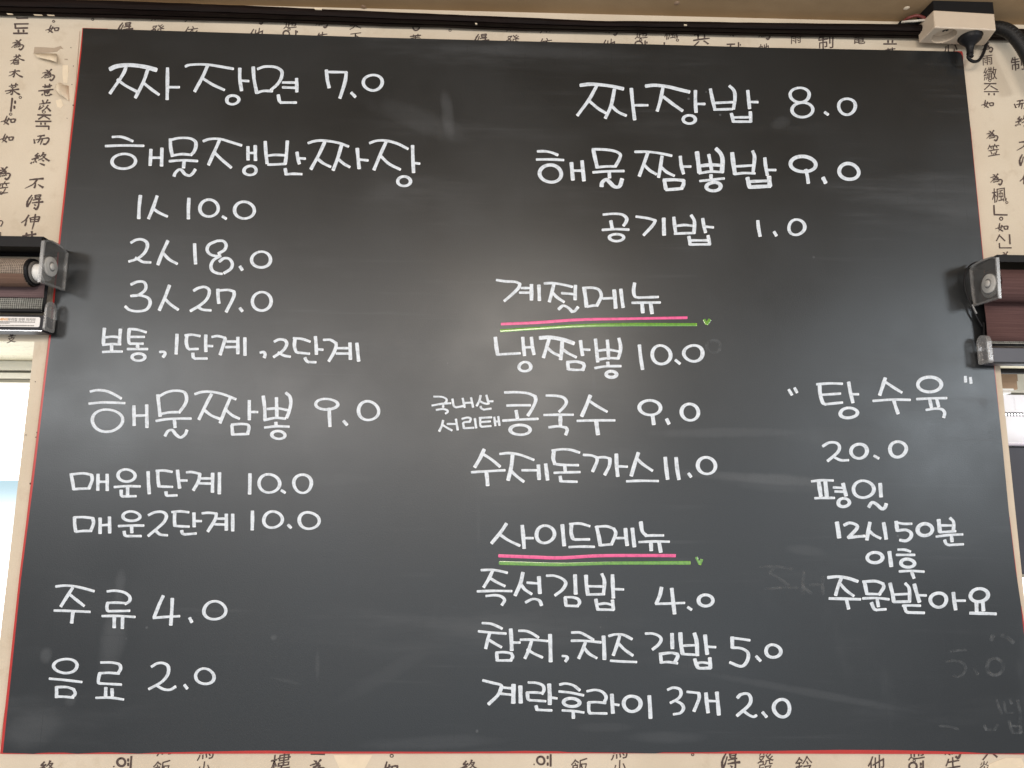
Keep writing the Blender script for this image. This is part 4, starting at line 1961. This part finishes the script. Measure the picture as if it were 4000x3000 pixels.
def plate(root, X, prof, sgn, hub, hub_r):
    """clear side plate with a raised rim, milky hub and its boss"""
    t = 0.0016
    pts = [Vector((X, y, z)) for y, z in prof]
    br = prism('end_plate', pts, (-sgn * t, 0, 0), CLEAR, root)
    n = len(pts)
    c = [p + Vector((-sgn * t * .5, 0, 0)) for p in pts]
    vs, fs = [], []
    for i, p in enumerate(c):
        q = (sum(c, Vector()) / n - p).normalized() * 0.0024
        o_ = (p - sum(c, Vector()) / n).normalized() * 0.0004
        vs += [p + o_ + Vector((sgn * .0024, 0, 0)), p + o_ + Vector((-sgn * .0014, 0, 0)), p + q + Vector((-sgn * .0014, 0, 0)), p + q + Vector((sgn * .0024, 0, 0))]
    for i in range(n):
        j = (i + 1) % n
        for k in range(4):
            l = (k + 1) % 4
            fs.append((i * 4 + k, i * 4 + l, j * 4 + l, j * 4 + k))
    recalc(mk('plate_rim', vs, fs, CLEARW, br))
    h = Vector((X + sgn * .0001, hub[0], hub[1]))
    lathe('hub', [(-0.006, hub_r * .8), (0.0, hub_r), (0.0012, hub_r * .97), (0.0016, hub_r * .9)], h, (sgn, 0, 0), MILKY, br, 36)
    lathe('hub_boss', [(0.0, hub_r * .34), (0.0016, hub_r * .32), (0.0022, hub_r * .2)], Vector((X + sgn * .0018, hub[0], hub[1])), (sgn, 0, 0), MILKY, br, 20)
    lathe('hub_groove', [(0, hub_r * .5), (0.0004, hub_r * .46)], Vector((X + sgn * .00172, hub[0], hub[1])), (sgn, 0, 0), CLEARW, br, 24)
    for dy, dz in ((0.4, 0.10), (0.86, 0.06)):
        yy = prof[0][0] * (1 - dy) + prof[-1][0] * dy
        zz = max(z for y, z in prof) - 0.005 - dz * .02
        lathe('screw', [(0, .0013), (.0008, .0012)], Vector((X + sgn * .0001, yy, zz)), (sgn, 0, 0), CLEARW, br, 10)
    return br


def end_cap(root, X, sgn, y0, y1, z0, z1, w_=0.0055):
    """rounded clear cap at the end of the bottom rail"""
    pts = []
    r_ = (y1 - y0) / 2 * .98
    cy = (y0 + y1) / 2
    for k in range(9):
        a = math.pi * k / 8
        pts.append(Vector((X, cy - r_ * math.cos(a), z1 - r_ + r_ * math.sin(a))))
    for k in range(5):
        a = math.pi / 2 * k / 4
        q = 0.003
        pts.append(Vector((X, y1 - q + q * math.cos(a), z0 + q - q * math.sin(a))))
    for k in range(5):
        a = math.pi / 2 * k / 4
        q = 0.003
        pts.append(Vector((X, y0 + q - q * math.sin(a), z0 + q - q * math.cos(a))))
    cap = prism('rail_end_cap', pts, (-sgn * w_, 0, 0), CAPM, root)
    bevel(cap, 0.0006, 2)
    n = len(pts)
    c = sum(pts, Vector()) / n
    vs, fs = [], []
    for p in pts:
        q = c + (p - c) * 0.74
        vs += [p + Vector((sgn * .0001, 0, 0)), p + Vector((sgn * .0012, 0, 0)), q + Vector((sgn * .0012, 0, 0)), q + Vector((sgn * .0001, 0, 0))]
    for i in range(n):
        j = (i + 1) % n
        for k in range(4):
            l = (k + 1) % 4
            fs.append((i * 4 + k, i * 4 + l, j * 4 + l, j * 4 + k))
    recalc(mk('cap_rim', vs, fs, CLEARW, cap))
    lathe('cap_screw', [(0, .0016), (.0007, .0014)], Vector((X + sgn * .0002, cy, z1 - r_)), (sgn, 0, 0), CLEARW, cap, 12)
    lathe('cap_screw', [(0, .0016), (.0007, .0014)], Vector((X + sgn * .0002, cy, (z0 + z1) / 2 - .001)), (sgn, 0, 0), CLEARW, cap, 12)
    return cap


def roller(name, xa, xb, cy, cz, r_, mat, parent, seg=40, turns=0.0):
    vs, fs = [], []
    for X in (xa, xb):
        for k in range(seg):
            a = 2 * math.pi * k / seg
            rr = r_ * (1 - 0.05 * k / seg)
            vs.append(Vector((X, cy - rr * math.cos(a), cz + rr * math.sin(a))))
    for k in range(seg):
        l = (k + 1) % seg
        fs.append((k, l, seg + l, seg + k))
    fs += [tuple(range(seg)), tuple(range(seg, 2 * seg))]
    o = recalc(mk(name, vs, fs, mat, parent, True))
    m_ = o.modifiers.new('es', 'EDGE_SPLIT')
    m_.split_angle = math.radians(40)
    return o


# ---- left blind
X = -0.5893
root = empty('roller_blind', (-0.95, 0.0, 1.80), 'left roller blind with mesh-striped brown fabric and a warning sticker on its rail', 'roller blind', 'roller blinds on both sides of the board')
XE = -1.30
prof = [(-0.0499, 1.8913), (-0.0440, 1.8950), (-0.0353, 1.8970), (-0.0220, 1.8975), (-0.0118, 1.8960), (-0.0013, 1.8930), (-0.0006, 1.8441), (-0.0485, 1.8408)]
plate(root, X, prof, 1, (-0.0310, 1.8655), 0.0122)
za, zb_ = P(60, 1001, 0.040).z, P(60, 1102, 0.046).z
rc, rr = (za + zb_) / 2, (za - zb_) / 2 * 1.0
xf = P(124, 1050, 0.032).x
hood = box('head_rail', XE, X - .0005, -0.0500, YW - .0003, 1.8950, 1.8968, BLACKP, root)
box('hood_lip', XE, X - .0022, -0.0500, -0.0488, P(60, 962, .05).z, 1.8949, BLACKP, hood)
box('hood_back', XE, X - .0022, YW - .0018, YW - .0002, P(60, 995, 0).z, 1.8949, BLACKP, hood)
roll = roller('fabric_roll', XE, xf, -0.0305, rc, rr, MESH_L, root)
# the solid half of the zebra cloth, wrapped round the underside of the roll
vs, fs = [], []
for Xq in (XE, xf + 0.0002):
    for k in range(19):
        a = math.radians(-22 - 150 * k / 18)
        vs.append(Vector((Xq, -0.0305 - (rr + .0005) * math.cos(a), rc + (rr + .0005) * math.sin(a))))
for k in range(18):
    fs.append((k, k + 1, 19 + k + 1, 19 + k))
wrap = mk('solid_stripe', vs, fs, WEAVE_L, roll, True)
roller('roll_core', xf + .0003, xf + 0.0035, -0.0305, rc, rr * .98, BLACKP, roll)
roller('roll_core', xf + .0036, xf + 0.0060, -0.0305, rc, rr * .80, GREYINK, roll)
lathe('roll_plug', [(0, rr * .62), (X - xf - .0095, rr * .62)], (xf + .0061, -0.0305, rc), (1, 0, 0), WHITEP, root, 28)
# hanging cloth
xq = P(176, 1130, .016).x


def cloth(name, za_, zb2, y, mat, x1, par, amp=0.0012):
    vs, fs = [], []
    nx, nz = 16, 6
    for j in range(nz + 1):
        for i in range(nx + 1):
            u, v = i / nx, j / nz
            vs.append(Vector((XE + (x1 - XE) * u if x1 < 0 else x1 + (1.30 - x1) * u, y - amp * math.sin(v * math.pi), za_ + (zb2 - za_) * v)))
    for j in range(nz):
        for i in range(nx):
            k = j * (nx + 1) + i
            fs.append((k, k + 1, k + nx + 2, k + nx + 1))
    o = mk(name, vs, fs, mat, par, True)
    m_ = o.modifiers.new('thick', 'SOLIDIFY')
    m_.thickness = 0.0006
    return o


zt1, zm1, zb1 = P(60, 1096, .016).z, P(60, 1162, .016).z, P(60, 1218, .014).z
cl1 = cloth('hanging_cloth', zt1, zm1, -0.016, WEAVE_P, xq, root)
cloth('sheer_stripe', zm1, zb1, -0.0145, MESH_D, xq - .0015, cl1, .0006)
cloth('rear_layer', zt1, zb1 + .001, -0.0105, BLACKP, xq + .014 if False else xq, cl1, 0.0)
lathe('bottom_bar', [(0, .0028), (xq - .002 - XE, .0028)], (XE, -0.0135, zb1 + .0015), (1, 0, 0), BLACKP, cl1, 16)
rz1, rz0 = P(60, 1230, .022).z, P(60, 1294, .022).z
xcap = P(212, 1250, 0.004).x
wcap = xcap - P(167, 1260, .0225).x
rail = box('bottom_rail', XE, xcap - wcap + .0008, -0.0220, -0.0030, rz0, rz1, DARKAL, root, 0.0010)
box('rail_lip', XE, xcap - wcap, -0.0226, -0.0221, rz0 + .0004, rz0 + .0013, plain('lip_shine_metal', (0.55, 0.55, 0.56), 0.25, 0.5, 0.1, 60, 0.8), rail)  # pale colour puts the shine on the lip of the dark rail
end_cap(root, xcap, 1, -0.0225, -0.0030, P(200, 1298, .01).z, P(200, 1185, .006).z, wcap)
# warning sticker
sx1 = P(155, 1260, .0226).x
sz1, sz0 = P(100, 1238, .0226).z, P(100, 1277, .0226).z
sp = []
for cx_, cz_, a0 in ((sx1 - .002, sz1 - .002, 0), (sx1 - .09, sz1 - .002, 90), (sx1 - .09, sz0 + .002, 180), (sx1 - .002, sz0 + .002, 270)):
    for k in range(4):
        a = math.radians(a0 + 30 * k)
        sp.append(Vector((cx_ + .002 * math.cos(a), -0.0224, cz_ + .002 * math.sin(a))))
st = prism('warning_sticker', sp, (0, 0.00035, 0), STICK, rail)


def text(body, right_x, z, h, mat, parent, y):
    c = bpy.data.curves.new('t', 'FONT')
    c.body = body
    c.align_x = 'RIGHT'
    c.size = h
    c.resolution_u = 2
    c.offset = h * 0.012
    o = bpy.data.objects.new('t', c)
    COL.objects.link(o)
    dg = bpy.context.evaluated_depsgraph_get()
    me = bpy.data.meshes.new_from_object(o.evaluated_get(dg))
    bpy.data.objects.remove(o)
    for v in me.vertices:
        v.co = (v.co.x, 0, v.co.y)
    me.materials.clear()
    me.materials.append(mat)
    q = bpy.data.objects.new('sticker_print', me)
    COL.objects.link(q)
    q.parent = parent
    q.location = Vector((right_x, y, z)) - wl(parent)
    return q


hx = P(cl(442, 1190)[0], 1252, .0226).x
text('우리집 안전 지키미', hx, P(100, 1253.5, .0226).z, 0.0042, GREYINK, rail, -0.0227)
text('WARNING', P(cl(104, 1190)[0], 1252, .0226).x, P(100, 1253.0, .0226).z, 0.0046, ORANGE, rail, -0.0227)
rnd = random.Random(3)
for i, (yy, xx) in enumerate(((1256.5, 440), (1261.5, 112), (1270.5, 432))):
    xe = P(cl(xx, 0)[0], 1260, .0226).x
    x_ = xe - 0.055
    bl_ = []
    while x_ < xe:
        l_ = rnd.uniform(.0006, .0022)
        bl_.append((x_, x_ + l_, -.02265, -.0225, P(100, yy + 3.2, .0226).z, P(100, yy, .0226).z))
        x_ += l_ + rnd.uniform(.0003, .0007)
    boxes('fine_print', bl_, GREYINK, rail)

# ---- right blind
X = 0.5768
root = empty('roller_blind', (0.95, 0.0, 1.80), 'right roller blind with plain maroon fabric, slate grey bottom rail and black pull cord', 'roller blind', 'roller blinds on both sides of the board')
prof = [(-0.0511, 1.8895), (-0.0460, 1.8925), (-0.0408, 1.8937), (-0.0262, 1.8954), (-0.0121, 1.8948), (-0.0010, 1.8903), (-0.0008, 1.8554), (-0.0030, 1.8407), (-0.0482, 1.8385)]
plate(root, X, prof, -1, (-0.0325, 1.8618), 0.0124)
XE2 = 1.30
hood = box('head_rail', X + .0005, XE2, -0.0505, YW - .0003, 1.8915, 1.8935, BLACKP, root)
box('hood_lip', X + .0022, XE2, -0.0505, -0.0490, P(3980, 1024, .05).z, 1.8914, BLACKP, hood)
box('hood_back', X + .0022, XE2, YW - .0018, YW - .0002, P(3980, 1060, 0).z, 1.8914, BLACKP, hood)
za, zb_ = P(3960, 1042, 0.043).z, P(3960, 1164, 0.048).z
rc, rr = (za + zb_) / 2, (za - zb_) / 2
cyr = -0.0295
roll = roller('fabric_roll', X + .0040, XE2, cyr, rc, rr, WEAVE_R, root)
lathe('roll_plug', [(0, rr * .72), (0.0020, rr * .72)], (X + .0019, cyr, rc), (1, 0, 0), WHITEP, root, 28)
xq = P(3849, 1260, .012).x
zt1, zb1 = P(3960, 1160, .014).z, P(3960, 1334, .012).z
cl1 = cloth('hanging_cloth', zt1, zb1, -0.012, WEAVE_R, xq, root, .0015)
cloth('sheer_stripe', zb1 + .0003, P(3960, 1344, .012).z, -0.012, MESH_D, xq + .001, cl1, 0.0)
lathe('bottom_bar', [(0, .0026), (XE2 - xq - .004, .0026)], (xq + .004, -0.0085, P(3960, 1342, .012).z), (1, 0, 0), BLACKP, cl1, 16)
rz1, rz0 = P(3960, 1358, .022).z, P(3960, 1419, .022).z
xcap = P(3822, 1370, 0.004).x
rail = box('bottom_rail', xcap + .0052, XE2, -0.0220, -0.0030, rz0, rz1, BLUEAL, root, 0.0010)
box('rail_lip', xcap + .0058, XE2, -0.0226, -0.0221, rz0 - .0008, rz0 + .0016, BLACKP, rail)
end_cap(root, xcap, -1, -0.0225, -0.0030, P(3840, 1422, .012).z, P(3838, 1312, .010).z)
cord_pts = [P(*c5(x, y), d) for x, y, d in ((330, 338, .012), (255, 372, .010), (205, 440, .0075), (185, 560, .006), (205, 670, .006), (255, 800, .006), (310, 920, .006), (352, 990, .006), (380, 1040, .006))]
tube('pull_cord', cord_pts, 0.0011, BLACKP, root, 8, 10)
tube('pull_cord', [P(*c5(x, y), .006) for x, y in ((386, 985), (392, 1060), (388, 1140))], 0.0006, BLACKP, root, 8, 8)
tube('pull_cord', [P(*c5(x, y), .006) for x, y in ((402, 990), (404, 1060), (402, 1140))], 0.0006, BLACKP, root, 8, 8)
tube('pull_cord', [P(*c5(x, y), .0075) for x, y in ((270, 800), (296, 860), (318, 900))], 0.0012, CLEARW, root, 8, 8)

# ================================================================ things in the right window recess
yr = YW
# curtain rod
z_ = (P(3950, 1437, -.10).z + P(3950, 1461, -.10).z) / 2
r_ = (P(3950, 1437, -.10).z - P(3950, 1461, -.10).z) / 2
rod = lathe('curtain_rod', [(0, r_), (0.70, r_), (0.701, r_ * .7)], (XR + .003, 0.100, z_), (1, 0, 0), BLACKP, None, 24)
tag(rod, 'thick black rod across the top of the right window recess', 'rod')
# cardboard box
bx1 = P(3973, 1490, -.055).x
bz1, bz0 = P(3950, 1463, -.055).z, P(3950, 1521, -.055).z
bxr = empty('cardboard_box', ((XR + bx1) / 2, 0.07, bz0), 'plain brown cardboard box in the right window recess under the black rod', 'box')
b_ = box('carton', XR + .0015, bx1, 0.055, 0.090, bz0, bz1, CARD, bxr, 0.0006)
box('carton_flap', XR + .0015, bx1 + .0006, 0.0542, 0.0549, bz1 - .009, bz1 + .0004, CARD, bxr)
# white tray under it
t0 = P(3950, 1539, -.05).z
tray = empty('white_tray', ((XR + bx1) / 2, 0.07, t0), 'white plastic tray below the cardboard box in the right window', 'tray')
box('tray_base', XR + .001, P(3955, 1530, -.045).x, 0.047, 0.095, t0, t0 + .0035, WHITEP, tray, 0.0012)
box('tray_rim', XR + .001, P(3960, 1530, -.045).x, 0.044, 0.0465, t0 + .0036, bz0 - .0004, WHITEP, tray, 0.0008)
box('tray_lip', XR + .001, P(3960, 1530, -.045).x, 0.0955, 0.098, t0 + .0036, bz0 - .0004, WHITEP, tray, 0.0008)
# spiral-bound calendar
yc = 0.045
cz1, czm, cz0 = P(3950, 1542, -yc).z, P(3950, 1618, -yc).z, P(3950, 1730, -yc).z
cal = empty('wall_calendar', (XR + .1, yc, cz0), 'white spiral-bound calendar standing in the right window, bright against the light', 'calendar')
box('upper_page', XR + .0010, XR + 0.30, yc, yc + .0006, czm + .0012, cz1, PAGE, cal)
box('lower_page', XR + .0010, XR + 0.30, yc + .0002, yc + .0008, cz0, czm - .0012, PAGE, cal)
coil = []
for k in range(0, 14 * 30):
    a = 2 * math.pi * k / 14
    coil.append(Vector((XR + .003 + 0.0042 * k / 14, yc - .0002 - .0012 * math.sin(a), czm + .0024 * math.cos(a))))
tube('binding_coil', coil[:14 * 12], 0.00062, BLACKP, cal, 6, 1, caps=True)
for i in range(9):
    zz = cz1 - .004 - i * .0019
    xx = P(3957 + (i % 3), 1560, -yc).x
    prism('pencil_note', [Vector((xx, yc - .0003, zz)), Vector((xx + .0022, yc - .0003, zz - .0004)), Vector((xx + .002, yc - .0003, zz - .0008)), Vector((xx + .0003, yc - .0003, zz - .0005))], (0, .0002, 0), plain('faint_pencil', (0.66, 0.64, 0.66), 0.8, 0.2) if i == 0 else bpy.data.materials['faint_pencil'], cal)
ledge = box('display_ledge', XR + .0010, XR + .4, yc - .004, yc + .016, P(3950, 1741, -yc).z, cz0 - .0005, plain('pale_ledge', (0.55, 0.52, 0.60), 0.4, 0.5), None, 0.0006)
tag(ledge, 'thin pale ledge carrying the white calendar in the right window', 'ledge')
# dark panel below, with a thin light edge
pz1, pz0 = P(3975, 1744, -.05).z, P(3990, 2243, -.05).z
pan = empty('dark_panel', (XR + .2, .05, pz0), 'dark slate panel filling the right window below the calendar', 'panel')
box('panel_sheet', XR + .0010, XR + .5, 0.050, 0.056, pz0, pz1, DARKPANEL, pan)
box('panel_edge', XR + .0010, XR + .5, 0.048, 0.0495, pz0 - .004, pz0 + .0002, FRAMED, pan)
box('panel_edge', XR + .0010, XR + .5, 0.048, 0.0495, pz1 - .0016, pz1, BLACKP, pan)

# ================================================================ ceiling socket with its plug, hose and wires
zb_box = 2.2140
fr = -0.036
sock = empty('power_socket', (0.580, -0.02, CZ), 'off-white twin power socket fixed to the ceiling above the board corner', 'socket')
A = [P(3652, 107, .036), P(3892, 118, .036)]
xl0, xr0 = A[0].x, A[1].x
zt_box = P(3770, 46, .036).z
xbl, xbr = P(3590, 163, .004).x, P(3850, 172, .004).x
zl_, zr_ = A[0].z, A[1].z
body = hexa('socket_body', [(xl0, fr, zl_), (xr0, fr, zr_), (xbr - .001, -0.003, zr_), (xbl, -0.003, zl_),
                            (xl0 + .0004, fr, P(3656, 39, .036).z), (xr0, fr, P(3892, 53, .036).z), (xbr - .001, -0.003, P(3892, 53, .036).z), (xbl, -0.003, P(3656, 39, .036).z)], OFFW, sock, 0.0016)
zt_ = max(P(3656, 39, .036).z, P(3892, 53, .036).z)
hexa('mounting_base', [(xl0 + .0010, fr + .0002, P(3656, 39, .036).z + .0001), (xr0 - .0004, fr + .0002, P(3892, 53, .036).z + .0001), (xbr - .002, -0.0035, P(3892, 53, .036).z + .0001), (xbl + .001, -0.0035, P(3656, 39, .036).z + .0001),
                       (xl0 + .0010, fr + .0002, CZ - .0002), (xr0 - .0004, fr + .0002, CZ - .0002), (xbr - .002, -0.0035, CZ - .0002), (xbl + .001, -0.0035, CZ - .0002)], BLACKP, sock)


def bore(o, centre, r, depth):
    cut = lathe('cutter', [(0.002, r), (-depth * .35, r * .97), (-depth, r * .90)], centre, (0, 0, -1), OFFW, None, 40, False)
    m_ = o.modifiers.new('bore', 'BOOLEAN')
    m_.operation = 'DIFFERENCE'
    m_.object = cut
    dg = bpy.context.evaluated_depsgraph_get()
    me = bpy.data.meshes.new_from_object(o.evaluated_get(dg))
    o.modifiers.clear()
    o.data = me
    bpy.data.objects.remove(cut)


def on_bottom(px, py):
    v = ray(px, py)
    return CAM + v * ((zb_box - CAM.z) / v.z)


c1 = on_bottom(3400 + 1075 / 3.687, 505 / 3.687)
c2 = on_bottom(3400 + 1450 / 3.687, 515 / 3.687)
for c in (c1, c2):
    rs = 0.0152
    bore(body, (c.x, -0.0195, zb_box), rs, 0.0105)
    rc_ = lathe('socket_recess', [(0.0, rs * .86), (0.0006, rs * .86), (0.0007, rs * .2)], (c.x, -0.0195, zb_box + .0098), (0, 0, -1), OFFW, sock, 36)
    lathe('pin_hole', [(0, .0020), (.0003, .0018)], (c.x - .005, -0.0195, zb_box + .0090), (0, 0, -1), BLACKP, rc_, 12)
    lathe('pin_hole', [(0, .0020), (.0003, .0018)], (c.x + .005, -0.0195, zb_box + .0090), (0, 0, -1), BLACKP, rc_, 12)
    box('pin_slot', c.x - .0002, c.x + .0022, -0.0285, -0.0170, zb_box + .0082, zb_box + .0090, BLACKP, rc_)
    box('earth_clip', c.x - .0014, c.x + .0014, -0.0195 - rs * .93, -0.0179 - rs * .93, zb_box + .0012, zb_box + .0088, BRASS, rc_)

plug = empty('power_plug', (c2.x, -0.0195, zb_box - .002), 'black round power plug hanging from the right hole of the ceiling socket', 'plug')
lathe('plug_body', [(-0.0060, .0136), (0.0015, .0140), (0.0035, .0130), (0.0075, .0090), (0.011, .0056), (0.0145, .0046), (0.019, .0041), (0.0225, .0043), (0.0228, .0036), (0.0245, .0036), (0.0248, .0043), (0.0270, .0042)],
      (c2.x, -0.0195, zb_box - .0018), (-0.03, 0.12, -1), BLACKP, plug, 28)
st_ = Vector((c2.x, -0.0195, zb_box - .0018)) + Vector((-0.03, 0.12, -1)).normalized() * 0.0265


def q4(x, y, d):
    return P(3400 + x / 3.687, y / 3.687, d)


tube('plug_cord', [st_, q4(1405, 815, .0165), q4(1440, 865, .015), q4(1500, 888, .013), q4(1565, 865, .011), q4(1620, 780, .009), q4(1655, 680, .006), q4(1672, 580, .002), q4(1690, 520, -.002)], 0.0021, BLACKP, plug, 10, 10)

hp = [q4(1560, 420, -.002), q4(1700, 400, .006), q4(1850, 400, .014), q4(1990, 450, .020), q4(2110, 560, .024), q4(2230, 740, .026), q4(2330, 950, .026), q4(2420, 1200, .024)]
hose = tube('corrugated_hose', hp, 0.0085, plain('black_corrugated_plastic', (0.010, 0.010, 0.010), 0.5, 0.45, 0.2, 80), None, 16, 26, False, lambda u, i: 0.0083 + 0.0007 * math.cos(i * math.pi * 0.75))
tag(hose, 'black corrugated cable hose curving down beside the ceiling socket', 'hose')
wg = 'wires running into the socket'
wr = tube('electric_wire', [q4(x, y, d) for x, y, d in ((480, 300, .006), (540, 262, .012), (620, 235, .016), (700, 232, .018), (770, 262, .018), (830, 285, .016))], 0.0019, REDW, None, 8, 8)
tag(wr, 'red insulated wire arching from the moulding into the ceiling socket', 'wire', wg)
wr2 = tube('electric_wire', [q4(x, y, d) for x, y, d in ((520, 285, .007), (580, 250, .014), (660, 222, .018), (740, 238, .019), (800, 262, .018))], 0.0017, REDW, None, 8, 8)
tag(wr2, 'upper red wire lying on top of the other red wire at the socket', 'wire', wg)
ww = tube('electric_wire', [q4(x, y, d) for x, y, d in ((450, 320, .006), (540, 308, .012), (640, 302, .017), (740, 292, .018), (800, 290, .017))], 0.0016, WHW, None, 8, 8)
tag(ww, 'white insulated wire below the red wires at the socket', 'wire', wg)
# dark gap where the wires leave the wall
gap = prism('broken_hole', [q4(385, 352, -.0070), q4(430, 300, -.0070), q4(480, 268, -.0070), q4(760, 235, -.0070), q4(840, 300, -.0070), q4(840, 370, -.0070)], (0, .0004, 0), BLACKP, wall)
